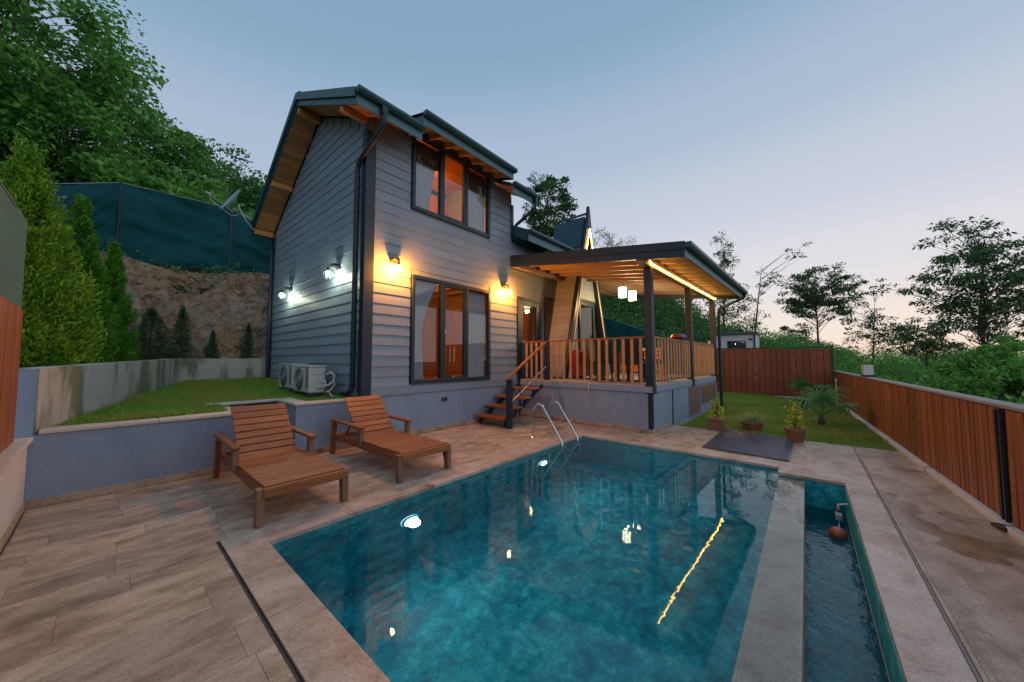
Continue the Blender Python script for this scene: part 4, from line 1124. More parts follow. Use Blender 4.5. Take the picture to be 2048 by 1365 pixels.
# roof
def zp(y): return 3.775 + .144 * y
RXa, RXb, RYa, RYb = -.40, 5.78, -.80, 3.52
pr = MB().prism([(RYa, zp(RYa)), (RYb, zp(RYb)), (RYb, zp(RYb) - .035), (RYa, zp(RYa) - .035)], 'x', RXa, RXb).build('terrace_roof', 'roof_metal', ter)
for i in range(11):
    y = RYa + .02 + i * .40
    MB().prism([(y, zp(y) + .002), (min(y + .40, RYb), zp(min(y + .40, RYb)) + .002), (min(y + .40, RYb), zp(min(y + .40, RYb)) + .010), (y, zp(y) + .028)], 'x', RXa - .01, RXb + .01).build('roof_course', 'roof_metal', pr)
MB().prism([(RYa, zp(RYa) - .036), (RYb, zp(RYb) - .036), (RYb, zp(RYb) - .05), (RYa, zp(RYa) - .05)], 'x', RXa + .03, RXb - .03).build('lining', 'rafter_grey', pr)
nr = 13
for i in range(nr):
    x = RXa + .10 + (RXb - RXa - .2) * i / (nr - 1)
    MB().prism([(RYa + .03, zp(RYa + .03) - .051), (RYb, zp(RYb) - .051), (RYb, zp(RYb) - .17), (RYa + .03, zp(RYa + .03) - .13)], 'x', x - .03, x + .03).build('rafter', 'rafter_grey', pr)
for a, b, o, d in ((-.05, .13, 0, 0), (-.13, .19, .02, .012)):
    pass
MB().prism([(RYa - .02, zp(RYa) + .02), (RYb, zp(RYb) + .02), (RYb, zp(RYb) - .13), (RYa - .02, zp(RYa) - .13)], 'x', RXa - .035, RXa - .012).build('rake_trim', 'dark_trim', pr)
MB().prism([(RYa + .01, zp(RYa) - .10), (RYb, zp(RYb) - .10), (RYb, zp(RYb) - .29), (RYa + .01, zp(RYa) - .27)], 'x', RXa - .012, RXa + .012).build('rake_board', 'dark_trim', pr)
MB().prism([(RYa - .02, zp(RYa) + .02), (RYb, zp(RYb) + .02), (RYb, zp(RYb) - .27), (RYa - .02, zp(RYa) - .25)], 'x', RXb - .012, RXb + .012).build('rake_board', 'dark_trim', pr)
MB().cbox(RXa + .013, RXb - .013, RYa - .005, RYa + .020, zp(RYa) - .25, zp(RYa) - .005, .004).build('fascia', 'fascia_board', pr)
gutter(RXa - .02, RXb + .02, RYa - .008, zp(RYa) - .10, pr, 'roof_metal', .12, .10)
MB().cbox(RXa + .02, RXb - .1, -.03, .11, 3.44, 3.60, .005).build('beam', 'rafter_grey', ter)
MB().cbox(RXa + .02, RXb - .1, 3.36, 3.50, 3.98, 4.08, .005).build('wall_plate', 'rafter_grey', ter)
dp = MB().tube([(5.66, -.86, 3.58), (5.66, -.86, 3.50), (5.67, -.82, 3.44), (5.74, -.30, 3.24), (5.77, -.14, 3.16), (5.77, -.11, 3.06), (5.77, -.11, 0.0)], .042, 10).build('downspout', 'dark_trim', ter, True)
MB().tube([(5.77, -.11, 1.2), (5.77, -.11, 1.23)], .05, 10).build('bracket', 'black_metal', dp)
MB().tube([(-.02, 1.42, .94), (-.045, 1.42, .93), (-.045, 1.42, .74)], .012, 8).build('drain_pipe', 'white_plastic', ter, True)

def tw(x, y, z=0.0):
    """terrace axes to the world"""
    c, s_ = math.cos(PR), math.sin(PR)
    return (PO[0] + c * x - s_ * y, PO[1] + s_ * x + c * y, z)
# LED rope under the eave
t = thing('led_strip', 'glowing warm LED rope fixed along the terrace eave beam', 'light strip', tw(0, -.04, 3.5), PR, None, False)
pts = [(-.02, .015, .055), (-.03, -.015, .02)] + [(x, -.015, -.015 + .004 * math.sin(x * 3)) for x in np.linspace(.0, 5.62, 18)] + [(5.66, -.015, .03)]
MB().tube(pts, .011, 6).build('rope', 'led_warm', t, True)
for x in (.9, 1.9, 2.9, 3.9, 4.9): MB().cbox(x - .012, x + .012, -.004, .007, -.035, .02, .002).build('clip', 'white_plastic', t)
t = thing('gable_led', 'glowing triangle of LED rope in the peak of the A shaped gable', 'light strip', (AX, AY0 - .12, 5.06))
MB().tube([(AX - .215, AY0 - .125, 5.0), (AX, AY0 - .125, 5.73), (AX + .215, AY0 - .125, 5.0)], .009, 6).build('rope', 'led_warm', t)
MB().tube([(AX + .215, AY0 - .125, 5.0), (AX + .215, AY0 - .1, 4.97), (AX + .215, AY0 - .03, 4.97)], .006, 6).build('cable', 'white_plastic', t)

# hanging lanterns
def lantern(p, label):
    t = thing('pendant_lantern', label, 'lantern', p, 0, 'glass lanterns over the dining table', False)
    top = zp(p[1] - PO[1]) - .17 - p[2]
    MB().tube([(0, 0, .30), (0, 0, top)], .006, 6).build('cord', 'black_metal', t)
    MB().lathe([(.03, .34), (.05, .33), (.125, .30), (.13, .285), (.12, .28), (.0, .28)], n=16).build('cap', 'grey_metal', t, True)
    MB().lathe([(.112, .0), (.122, .02), (.122, .26), (.112, .279)], n=16).build('shade', 'lantern_glow', t, True)
    for k in range(8):
        a = k * math.pi / 4
        MB().tube([(.127 * math.cos(a), .127 * math.sin(a), .0), (.127 * math.cos(a), .127 * math.sin(a), .285)], .005, 5).build('cage_bar', 'grey_metal', t)
    MB().lathe([(.118, -.012), (.132, -.012), (.132, .006), (.118, .006)], n=16).build('rim', 'grey_metal', t)
    lamp('lantern_light', 'POINT', (0, 0, -.10), 60, (1.0, .62, .26), t, .08)
lantern((10.02, 4.16, 3.40), 'lit glass lantern hanging from terrace ceiling, the one nearer the house door')
lantern((10.75, 4.14, 3.40), 'lit glass lantern hanging from terrace ceiling, the one farther from the house door')

# wall lamps
def wall_lamp(p, face, label, mat, energy, col, group):
    """bracket lamp with a wire cage; face '-y' or '-x'"""
    t = thing('wall_lamp', label, 'wall lamp', p, 0 if face == '-y' else -math.pi / 2, group, False)
    MB().cbox(-.075, .075, -.022, -.001, -.05, .05, .004).build('back_plate', 'black_metal', t)
    MB().cbox(-.075, .075, -.13, -.0225, -.015, .045, .006).build('mount', 'black_metal', t)
    MB().tube([(0, -.07, 0), (0, -.15, .02), (0, -.19, -.01), (0, -.20, -.05)], .008, 8).build('arm', 'black_metal', t, True)
    s_ = MB().lathe([(.015, -.05), (.024, -.055), (.026, -.11), (.02, -.12)], (0, -.20, 0), 12).build('socket', 'black_metal', t, True)
    MB().lathe([(.012, -.12), (.022, -.145), (.030, -.175), (.028, -.20), (.016, -.222), (.002, -.23)], (0, -.20, 0), 12).build('bulb', mat, t, True)
    cg = MB()
    for k in range(6):
        a = k * math.pi / 3; c, s2 = math.cos(a), math.sin(a)
        cg.tube([(c * .025, -.20 + s2 * .025, -.10), (c * .075, -.20 + s2 * .075, -.16), (c * .07, -.20 + s2 * .07, -.22), (c * .03, -.20 + s2 * .03, -.27)], .003, 5)
    cg.build('cage', 'black_metal', t)
    t2 = t
    return t2
wall_lamp((3.47, 5.972, 3.40), '-y', 'black cage wall lamp with warm glow between house corner and tall window', 'bulb_warm', 95, (1.0, .50, .13), 'warm lamps on the front wall')
wall_lamp((6.63, 5.972, 3.42), '-y', 'black cage wall lamp with warm glow between tall window and door', 'bulb_warm', 75, (1.0, .50, .13), 'warm lamps on the front wall')
wall_lamp((2.912, 7.07, 3.36), '-x', 'black cage wall lamp with cool white glow beside the downspout', 'bulb_cool', 80, (.80, 1.0, .72), 'white lamps on the side wall')
wall_lamp((2.912, 9.83, 3.27), '-x', 'black cage wall lamp with cool white glow toward the rear of the side wall', 'bulb_cool', 75, (.80, 1.0, .72), 'white lamps on the side wall')
tag(MB().tube([(2.896, 9.72, 3.34), (2.896, 8.8, 3.30), (2.896, 8.0, 3.33), (2.896, 7.2, 3.40)], .006, 6).build('lamp_cable', 'white_plastic', None, True),
    'thin pale cable strung between the two side wall lamps', 'cable')

# stairs
t = thing('terrace_stairs', 'open wooden stairs with dark newel and handrail up to the terrace', 'stairs', (6.3, 5.5, 0))
for i in range(4):
    x0 = 5.58 + i * .345; z = .225 + i * .195
    tr_ = MB(); tr_.cbox(x0, x0 + .34, 5.02, 5.94, z - .045, z, .006); tr_.build('tread', 'stain_wood_y', t)
    for y in (5.10, 5.86):
        MB().cbox(x0 + .12, x0 + .17, y - .025, y + .025, 0.0 if i == 0 else z - .24, z - .046, .004).build('riser_post', 'dark_trim', t)
for y in (5.10, 5.86):
    MB().beam((5.72, y, .10), (7.16, y, .86), .03, .09, .004).build('stringer', 'dark_trim', t)
MB().cbox(5.67, 5.79, 4.92, 5.02, .0, 1.06, .006).build('newel', 'dark_trim', t)
MB().beam((5.62, 4.975, 1.06), (7.14, 4.985, 1.93), .075, .045, .008).build('hand_rail', 'stain_wood', t)
MB().tube([(5.78, 4.975, .55), (7.14, 4.985, 1.33)], .018, 8).build('mid_rail', 'grey_metal', t, True)

# dining furniture on the terrace
def chair(p, rz, label):
    t = thing('dining_chair', label, 'chair', (p[0], p[1], .981), rz, 'black chairs round the terrace table', False)
    MB().cbox(-.22, .22, -.22, .22, .42, .48, .015).build('seat', 'black_leather', t)
    MB().prism([(.19, .46), (.24, .46), (.30, 1.04), (.26, 1.04)], 'x', -.21, .21).build('backrest', 'black_leather', t)
    for sx in (-.19, .19):
        for sy in (-.19, .19): MB().beam((sx, sy, 0), (sx * .95, sy * .95, .42), .035, .035, .004, (1, 0, 0)).build('leg', 'black_metal', t)
chair((8.02, 3.08), R(90), 'black high backed dining chair on terrace, back to front railing, next to corner post')
chair((9.0, 2.86), R(176), 'black high backed dining chair on terrace, back to side railing')
chair((8.0, 3.72), R(90), 'black high backed dining chair on terrace, back to front railing, nearer stairs')
chair((9.0, 4.45), R(4), 'black high backed dining chair on terrace, back to glazed gable')
t = thing('dining_table', 'dining table with dark top on the terrace', 'table', (8.85, 3.70, .981), 0, None, False)
MB().cbox(-.60, .60, -.42, .42, .70, .745, .008).build('table_top', 'black_leather', t)
for sx in (-.52, .52):
    for sy in (-.35, .35): MB().cbox(sx - .03, sx + .03, sy - .03, sy + .03, 0, .70).build('leg', 'black_metal', t)
t = thing('wooden_bench', 'orange varnished wooden bench beyond the terrace table', 'bench', (11.2, 4.1, .981), R(90), None, False)
MB().cbox(-.75, .75, -.2, .2, .40, .45, .008).build('seat', 'table_orange', t)
for z in (.55, .68, .81): MB().cbox(-.75, .75, -.24, -.20, z, z + .09, .006).build('back_slat', 'table_orange', t)
for sx in (-.68, .68):
    MB().cbox(sx - .03, sx + .03, -.245, -.185, 0, .92).build('leg', 'table_orange', t); MB().cbox(sx - .03, sx + .03, .14, .20, 0, .40).build('leg', 'table_orange', t)
MB().cbox(-.70, .70, -.05, .05, .12, .36, .006).build('apron', 'table_orange', t)
t = thing('red_cabinet', 'dark red cabinet standing by the glazed gable doors', 'cabinet', (8.75, 5.02, .981), 0, None, False)
MB().cbox(-.20, .25, -.12, .12, .06, .78, .008).build('body', 'red_paint', t)
MB().cbox(-.18, .23, -.135, -.121, .10, .74, .004).build('door', 'red_paint', t); MB().tube([(.18, -.15, .45), (.18, -.15, .6)], .008, 6).build('handle', 'steel', t)
for sx in (-.16, .21): MB().cbox(sx - .02, sx + .02, -.08, .08, 0, .06).build('foot', 'black_metal', t)
t = thing('pool_toy', 'red and blue inflatable toy lying on the terrace railing', 'toy', tw(2.05, .04, 1.996), PR, None, False)
MB().lathe([(.0, .0), (.10, .01), (.16, .06), (.12, .12), (.02, .13)], (-.18, 0, 0), 14).build('red_part', 'red_paint', t, True)
MB().lathe([(.0, .0), (.09, .01), (.14, .07), (.10, .14), (.02, .15)], (.10, 0, 0), 14).build('blue_part', 'blue_paint', t, True)
t = thing('cup', 'small white cup standing on the far terrace railing', 'cup', tw(5.1, .04, 1.996), 0, None, False)
MB().lathe([(.035, 0), (.045, .10), (.04, .10), (.03, .01)], n=14).build('bowl', 'white_plastic', t, True)
MB().tube([(.04, 0, .08), (.075, 0, .07), (.075, 0, .035), (.037, 0, .025)], .006, 6).build('handle', 'white_plastic', t, True)

# ================================================================== SUN LOUNGERS
def lounger():
    t = thing('sun_lounger', 'x', 'sun lounger', (0, 0, 0), 0, 'wooden sun loungers by the pool', False)
    W, L = .75, 2.02; hx = W / 2
    # axes: x across, y from foot (0) to head (L)
    for sx in (-1, 1):
        MB().beam((sx * (hx - .03), .02, .27), (sx * (hx - .03), L - .02, .27), .045, .10, .006).build('side_rail', 'stain_wood_y', t)
        MB().prism([(-.005, 0), (.075, 0), (.105, .325), (.01, .325)], 'x', sx * hx - .045, sx * hx + .015 if sx > 0 else sx * hx + .045 - .03).build('leg', 'grey_wood', t)
        MB().prism([(L - .06, 0), (L + .03, 0), (L - .03, .52), (L - .11, .52)], 'x', sx * (hx + .006) - .025, sx * (hx + .006) + .025).build('leg', 'stain_wood_y', t)
        MB().prism([(1.04, .27), (1.13, .27), (1.12, .50), (1.03, .50)], 'x', sx * (hx + .006) - .025, sx * (hx + .006) + .025).build('arm_support', 'grey_wood', t)
        MB().beam((sx * (hx + .01), 1.0, .525), (sx * (hx + .01), L - .0, .54), .085, .035, .008).build('arm_rest', 'stain_wood_y', t)
        MB().prism([(.105, .10), (.14, .22), (.105, .22)], 'x', sx * (hx - .02) - .012, sx * (hx - .02) + .012).build('gusset', 'black_metal', t)
    MB().cbox(-hx, hx, -.005, .03, .245, .33, .006).build('end_rail', 'stain_wood', t)
    MB().cbox(-hx + .05, hx - .05, L - .06, L - .02, .23, .31, .006).build('end_rail', 'stain_wood', t)
    sl = MB().cbox(-hx + .012, hx - .012, -.031, .031, 0, .022, .005).mesh('seat_slat')
    for i in range(17): link('seat_slat', sl, 'stain_wood', t, loc=(0, .07 + i * .0735, .322), rot=(0, rnd.uniform(-.004, .004), 0))
    bs = MB().cbox(-hx + .075, hx - .075, -.043, .043, 0, .022, .005).mesh('back_slat')
    a = R(47)
    for i in range(8):
        d = .03 + i * .098
        link('back_slat', bs, 'stain_wood', t, loc=(0, 1.31 + d * math.cos(a), .325 + d * math.sin(a)), rot=(a, rnd.uniform(-.004, .004), 0))
    for sx in (-.22, .22):
        MB().beam((sx, 1.30 + .015, .305), (sx, 1.30 + .78 * math.cos(a) + .015, .305 + .78 * math.sin(a)), .04, .035, .004).build('back_batten', 'stain_wood_y', t)
        MB().beam((sx, 1.60, .58), (sx, 1.92, .27), .03, .03, .004).build('back_prop', 'stain_wood_y', t)
    MB().cbox(-hx + .05, hx - .05, 1.33, 1.37, .24, .30, .005).build('cross_rail', 'stain_wood', t)
    return t
l1 = lounger(); l1.location = (1.325, 3.76, 0.003); l1['label'] = 'slatted wooden sun lounger in front of the wall notch, farther from the stairs'
l2 = copy_tree(l1); l2.location = (2.755, 3.80, 0.003); l2['label'] = 'slatted wooden sun lounger below the house corner, nearer the stairs'

# ================================================================== POOL FITTINGS
t = thing('pool_ladder', 'stainless steel pool ladder with two curved rails', 'ladder', (5.65, 3.8, 0))
for x in (5.38, 5.93):
    pts = [(x, 4.06, .0), (x, 4.06, .50)]
    for k in range(9):
        q = math.pi * (1 - k / 8 * .72); pts.append((x, 3.92 + .14 * -math.cos(q), .50 + .15 * math.sin(q)))
    pts += [(x, 3.42, .02), (x, 3.37, -.20), (x, 3.35, -.9)]
    MB().tube(pts, .021, 10).build('rail', 'steel', t, True)
    MB().lathe([(.05, .004), (.05, .012), (.03, .022), (.021, .024)], (x, 4.06, 0), 16).build('flange', 'steel', t, True)
for z in (-.32, -.60): MB().cbox(5.40, 5.91, 3.31, 3.38, z, z + .03, .006).build('step', 'steel', t)
def pool_light(x, label):
    t = thing('pool_light', label, 'pool light', (x, 3.405, -.61), 0, 'underwater lights in the pool wall', False)
    mb = MB(); n = 20
    vs = [(0.105 * math.cos(2 * math.pi * k / n), .0, .105 * math.sin(2 * math.pi * k / n)) for k in range(n)] + [(0.10 * math.cos(2 * math.pi * k / n), -.03, .10 * math.sin(2 * math.pi * k / n)) for k in range(n)]
    vi = [(0.085 * math.cos(2 * math.pi * k / n), -.03, .085 * math.sin(2 * math.pi * k / n)) for k in range(n)]
    fs = [(k, (k + 1) % n, n + (k + 1) % n, n + k) for k in range(n)] + [(n + k, n + (k + 1) % n, 2 * n + (k + 1) % n, 2 * n + k) for k in range(n)]
    mb.add(vs + vi, fs).build('bezel', 'white_plastic', t)
    c = [(0.085 * math.cos(2 * math.pi * k / n), -.028, .085 * math.sin(2 * math.pi * k / n)) for k in range(n)]
    MB().add(c + [(0, -.042, 0)], [(k, (k + 1) % n, n) for k in range(n)]).build('lens', 'pool_lens', t, True)
    lamp('pool_spot', 'SPOT', (0, -.08, 0), 16, (.6, .95, 1.0), t, .07, spot_size=R(140), spot_blend=.9, rot=(R(-84), 0, 0))
pool_light(2.24, 'round underwater pool light glowing white below the loungers')
pool_light(4.77, 'round underwater pool light glowing white near the ladder')
def nozzle(x, y, label):
    o = MB().lathe([(.0, .0), (.05, .0), (.05, .012), (.03, .022), (.0, .022)], (x, y, D), 14).build('floor_inlet', 'white_plastic', None, True)
    tag(o, label, 'pool inlet')
nozzle(4.6, 2.2, 'small white round inlet on pool floor near the ladder')
nozzle(4.4, 1.1, 'small white round inlet on pool floor toward the trough')
t = thing('float_valve', 'white float valve with orange ball in the overflow trough', 'float valve', (5.2, -.2, -.34))
MB().cbox(5.36, 5.46, -.25, -.19, -.30, -.22, .012).build('valve_body', 'white_plastic', t)
MB().tube([(5.43, -.22, -.22), (5.43, -.22, -.14), (5.44, -.30, -.12)], .014, 8).build('inlet_pipe', 'white_plastic', t, True)
MB().lathe([(.02, .0), (.026, .012), (.016, .03)], (5.43, -.22, -.215), 10).build('knob', 'red_paint', t, True)
MB().tube([(5.37, -.22, -.27), (5.08, -.20, -.30)], .006, 6).build('arm', 'steel', t)
import bmesh as _bm
bmx = _bm.new(); _bm.ops.create_uvsphere(bmx, u_segments=20, v_segments=12, radius=.075)
for v_ in bmx.verts: v_.co = Vector((v_.co.x * 1.15, v_.co.y, v_.co.z * .85))
me = bpy.data.meshes.new('ball'); bmx.to_mesh(me); bmx.free()
link('ball', me, 'red_float', t, True, (5.02, -.19, -.315))

# rubber mat
mt = thing('rubber_mat', 'black ribbed rubber mat lying wet at the end of the pool', 'mat', (7.5, .85, .0))
MB().prism([(6.64, 1.40), (6.55, .24), (8.36, .22), (8.62, 1.38)], 'z', .006, .028).build('mat_sheet', 'rubber_mat', mt)
rb = MB()
for i in range(60):
    s_ = (i + .5) / 60; a = Vector((6.66 + (8.58 - 6.66) * s_, 1.37, .029)); b = Vector((6.58 + (8.33 - 6.58) * s_, .26, .029))
    rb.beam(a, b, .012, .006, .002)
rb.build('rib', 'rubber_mat', mt)
stuff(mt.children[-1])

# ================================================================== AIR CONDITIONERS, DISH
def ac(y0, label):
    zb = float(zl(np.array(2.5), np.array(y0 + .4))) + .05
    t = thing('air_conditioner', label, 'air conditioner', (2.54, y0 + .43, zb), 0, 'outdoor units beside the house', False)
    MB().cbox(-.16, .12, -.42, .42, .02, .50, .02).build('casing', 'white_plastic', t)
    MB().cbox(-.175, .135, -.43, .43, .50, .522, .01).build('lid', 'white_plastic', t)
    fgx = -.168
    f_ = MB(); n = 28; cyy, czz, r = .10, .265, .205
    f_.add([(fgx, cyy + r * math.cos(2 * math.pi * k / n), czz + r * math.sin(2 * math.pi * k / n)) for k in range(n)], [tuple(range(n))[::-1]])
    fo = f_.build('fan_opening', 'grille_dark', t)
    gr = MB()
    for rr in (.05, .09, .13, .17, .212):
        gr.tube([(fgx - .012, cyy + rr * math.cos(2 * math.pi * k / 20), czz + rr * math.sin(2 * math.pi * k / 20)) for k in range(21)], .004, 4, False)
    for k in range(8):
        a = k * math.pi / 4; gr.tube([(fgx - .010, cyy, czz), (fgx - .010, cyy + .212 * math.cos(a), czz + .212 * math.sin(a))], .004, 4)
    gr.build('fan_grille', 'grey_metal', fo)
    for k in range(9): MB().cbox(fgx - .004, fgx + .002, -.36, -.27, .12 + k * .04, .14 + k * .04, .001).build('vent_slot', 'grille_dark', t)
    MB().cbox(-.06, .12, -.452, -.4205, .10, .26, .01).build('valve_cover', 'white_plastic', t)
    MB().cbox(-.10, .06, -.436, -.4205, .36, .46, .006).build('hand_grip', 'white_plastic', t)
    for yy in (-.3, .3): MB().cbox(-.16, .12, yy - .04, yy + .04, -.05, .02, .006).build('foot', 'grille_dark', t)
    return t
a1 = ac(6.88, 'white air conditioner outdoor unit with pipes, nearer the house corner')
MB().tube([(.13, -.45, .36), (.17, -.52, .40), (.22, -.56, .34), (.21, -.54, .22), (.14, -.50, .16), (.06, -.46, .14)], .022, 8).build('hose', 'white_plastic', a1, True)
MB().tube([(.24, -.50, .30), (.24, -.53, .16), (.16, -.53, .06), (.10, -.50, .03)], .018, 8).build('hose', 'white_plastic', a1, True)
MB().tube([(.0, -.44, .33), (.02, -.48, .24), (.08, -.47, .20), (.12, -.46, .19)], .012, 8).build('cable', 'white_plastic', a1, True)
MB().tube([(.15, -.50, .05), (.17, -.54, -.02), (.19, -.62, -.055)], .012, 8).build('drain_hose', 'white_plastic', a1, True)
ac(7.78, 'white air conditioner outdoor unit, farther from the house corner')

t = thing('satellite_dish', 'blue grey satellite dish on an arm off the rear roof edge', 'satellite dish', (2.40, 11.40, 5.0))
MB().tube([(2.44, 11.42, 5.05), (2.22, 11.40, 5.30), (2.10, 11.40, 5.52), (2.06, 11.40, 5.66)], .022, 8).build('mast', 'grey_metal', t, True)
MB().tube([(2.16, 11.40, 5.42), (2.42, 11.44, 5.36)], .012, 6).build('brace', 'grey_metal', t)
mb = MB(); n, m_ = 24, 5
ctr = Vector((1.95, 11.40, 5.70)); ax = Vector((-.88, -.12, .46)).normalized(); ux = ax.cross(Vector((0, 1, 0))).normalized(); uy = ax.cross(ux)
vs = []
for sgn, off in ((1, 0), (1, -.012)):
    for j in range(m_ + 1):
        r = .36 * j / m_
        for k in range(n):
            a = 2 * math.pi * k / n; vs.append(ctr + ux * r * math.cos(a) + uy * r * math.sin(a) * .92 + ax * (r * r * .55 + off))
NN = (m_ + 1) * n
fs = []
for o_ in (0, NN):
    for j in range(m_):
        for k in range(n):
            q = (k + 1) % n; fs.append((o_ + j * n + k, o_ + j * n + q, o_ + (j + 1) * n + q, o_ + (j + 1) * n + k))
fs += [(m_ * n + k, m_ * n + (k + 1) % n, NN + m_ * n + (k + 1) % n, NN + m_ * n + k) for k in range(n)]
mb.add(vs, fs).build('reflector', 'dish_paint', t, True)
e0 = ctr - ux * 0 + Vector((.02, 0, -.30)); e1 = Vector((1.46, 11.36, 5.70))
MB().tube([e0, e1], .012, 6).build('feed_arm', 'grey_metal', t)
MB().tube([e1 + Vector((-.06, 0, .03)), e1 + Vector((.05, 0, -.01))], .028, 8).build('receiver', 'white_plastic', t, True)
MB().tube([e1, e1 + Vector((.06, 0, -.14)), e1 + Vector((.22, .0, -.26)), e0 + Vector((-.02, 0, -.10)), e0 + Vector((.12, 0, -.02))], .008, 6).build('cable', 'white_plastic', t, True)

# ================================================================== SMALL THINGS IN THE GARDEN
t = thing('fence_lamp', 'pale square box lamp standing on the garden fence coping', 'lamp', (11.6, fence_y(11.6) - .05, 1.11), ang, None, False)
MB().cbox(-.18, .18, -.10, .10, .0, .04, .008).build('base', 'black_metal', t)
MB().prism([(-.15, .041), (.15, .041), (.14, .27), (-.14, .27)], 'y', -.08, .08).build('box', 'white_plastic', t)
t = thing('garden_tap', 'copper coloured standpipe tap by the fence corner of the lawn', 'tap', (15.3, -.72, 0))
MB().tube([(15.3, -.72, -.02), (15.3, -.72, .80), (15.27, -.72, .86), (15.10, -.70, .86), (15.04, -.70, .82)], .028, 8).build('pipe', 'cream_trim', t, True)
MB().tube([(15.2, -.71, .86), (15.2, -.71, .95)], .012, 6).build('spindle', 'steel', t); MB().tube([(15.14, -.71, .95), (15.26, -.71, .95)], .012, 6).build('handle', 'red_paint', t)
MB().beam((15.36, -.74, 0), (15.36, -.74, .9), .04, .04).build('stake', 'grey_wood', t)
t = thing('garden_shed', 'small pale blue shed with flat dark roof behind the rear fence', 'shed', (24.8, 2.9, 0))
MB().box(24.0, 26.0, 2.15, 4.4, -.8, 2.98).build('wall', 'shed_white', t)
MB().cbox(23.85, 26.1, 2.05, 4.5, 2.98, 3.12, .02).build('roof', 'roof_metal', t)
w_ = MB().cbox(23.97, 23.999, 2.62, 3.55, 1.9, 2.62).build('window', 'dark_trim', t)
for a in (2.66, 3.11): MB().box(23.962, 23.969, a, a + .40, 1.94, 2.58).build('pane', 'window_glass', w_)
MB().cbox(23.96, 23.999, 2.17, 2.25, -.5, 2.97).build('corner_trim', 'dark_trim', t); MB().cbox(23.96, 23.999, 4.28, 4.36, -.5, 2.97).build('corner_trim', 'dark_trim', t)
MB().cbox(23.965, 23.999, 2.30, 2.48, 2.62, 2.74).build('meter', 'black_metal', t)

def pot(p, h, r, square, label, plant):
    t = thing('potted_plant', label, 'potted plant', (p[0], p[1], p[2]), 0, None, False)
    if square:
        for z0, z1, w in ((0, h * .9, r * .92), (h * .9, h, r)):
            MB().cbox(-w, w, -w, w, z0, z1, .012).build('pot' if z0 == 0 else 'rim', 'terracotta', t)
    else:
        MB().lathe([(r * .68, 0), (r * .92, h * .82), (r, h * .84), (r, h), (r * .88, h), (r * .86, h * .9), (0, h * .88)], n=20).build('pot', 'terracotta', t, True)
    MB().lathe([(0, h * .90), (r * .86, h * .90), (r * .84, h * .925), (0, h * .93)], n=16).build('soil', 'soil', t)
    if plant == 'bush' or plant == 'cone':
        n = 330
        zz = rng.uniform(0, 1, n) ** 1.1; a = rng.uniform(0, 6.283, n); rad = r * (1.25 if plant == 'bush' else .95) * (1 - zz * .78) * np.sqrt(rng.uniform(.15, 1, n))
        c = np.stack([rad * np.cos(a), rad * np.sin(a), h * .95 + zz * (.40 if plant == 'bush' else .48)], 1) + rng.normal(0, .03, (n, 3))
        link('foliage', leaves_mesh('foliage', c, .055, .5), 'leaf_variegated', t)
        st = MB()
        for k in range(5): st.tube([(0, 0, h * .88), (rnd.uniform(-.08, .08), rnd.uniform(-.08, .08), h + .3)], .006, 5)
        st.build('stem', 'bark', t)
    else:
        vs, fs = [], []
        for k in range(170):
            a = rnd.uniform(0, 6.283); L = rnd.uniform(.3, .52); w = .006; base = Vector((rnd.uniform(-.1, .1), rnd.uniform(-.1, .1), h * .9)); px = Vector((-math.sin(a), math.cos(a), 0)) * w
            o = len(vs); segs = 5; el0 = rnd.uniform(R(40), R(85))
            p_ = base.copy()
            for q in range(segs + 1):
                ww = 1 - q / segs * .9; vs += [p_ - px * ww, p_ + px * ww]
                e_ = el0 - q * R(26); p_ = p_ + Vector((math.cos(a) * math.cos(e_), math.sin(a) * math.cos(e_), math.sin(e_))) * (L / segs)
            fs += [(o + 2 * q, o + 2 * q + 1, o + 2 * q + 3, o + 2 * q + 2) for q in range(segs)]
        MB().add(vs, fs).build('foliage', 'leaf_grassplant', t)
pot((8.55, 1.52, .0), .24, .16, True, 'square terracotta pot with yellow leaved bush beside the terrace base', 'bush')
pot((9.02, .93, -.02), .20, .22, False, 'wide low pot with arching striped grass behind the mat', 'grass')
pot((8.28, .20, .0), .24, .17, False, 'round rimmed terracotta pot with yellow leaved upright plant', 'cone')

def palm(p, s, n, label, mat='leaf_palm'):
    t = thing('fan_palm', label, 'palm', p, 0, 'young palms on the lawn', False)
    MB().lathe([(.05 * s, -.02), (.065 * s, .05 * s), (.05 * s, .16 * s), (.02 * s, .22 * s)], n=12).build('trunk', 'bark', t, True)
    vs, fs, st = [], [], MB()
    for k in range(n):
        a = k * 2.4 + rnd.uniform(-.3, .3); e_ = rnd.uniform(R(28), R(72)); L = s * rnd.uniform(.38, .58)
        d = Vector((math.cos(a) * math.cos(e_), math.sin(a) * math.cos(e_), math.sin(e_)))
        b0 = Vector((0, 0, .2 * s)); hub = b0 + d * L; st.tube([b0, b0 + d * L * .5 + Vector((0, 0, .02)), hub], [.011 * s, .009 * s, .006 * s], 5)
        sd_ = d.cross(Vector((0, 0, 1))).normalized(); u_ = sd_.cross(d)
        for q in range(20):
            th = R(-115 + 230 * q / 19); dr = (d * math.cos(th) + sd_ * math.sin(th)).normalized(); ll = s * .55 * (1 - .3 * abs(th) / 2) * rnd.uniform(.85, 1.1)
            w = dr.cross(u_).normalized() * .013 * s; o = len(vs); p_ = hub.copy()
            for g_ in range(5):
                ww = (.5, 1, .9, .6, .05)[g_]; vs += [p_ - w * ww, p_ + w * ww]
                dr = (dr + Vector((0, 0, -.20 - .11 * g_))).normalized(); p_ = p_ + dr * ll / 4
            fs += [(o + 2 * g_, o + 2 * g_ + 1, o + 2 * g_ + 3, o + 2 * g_ + 2) for g_ in range(4)]
    st.build('stem', 'leaf_palm', t); MB().add(vs, fs).build('frond', mat, t)
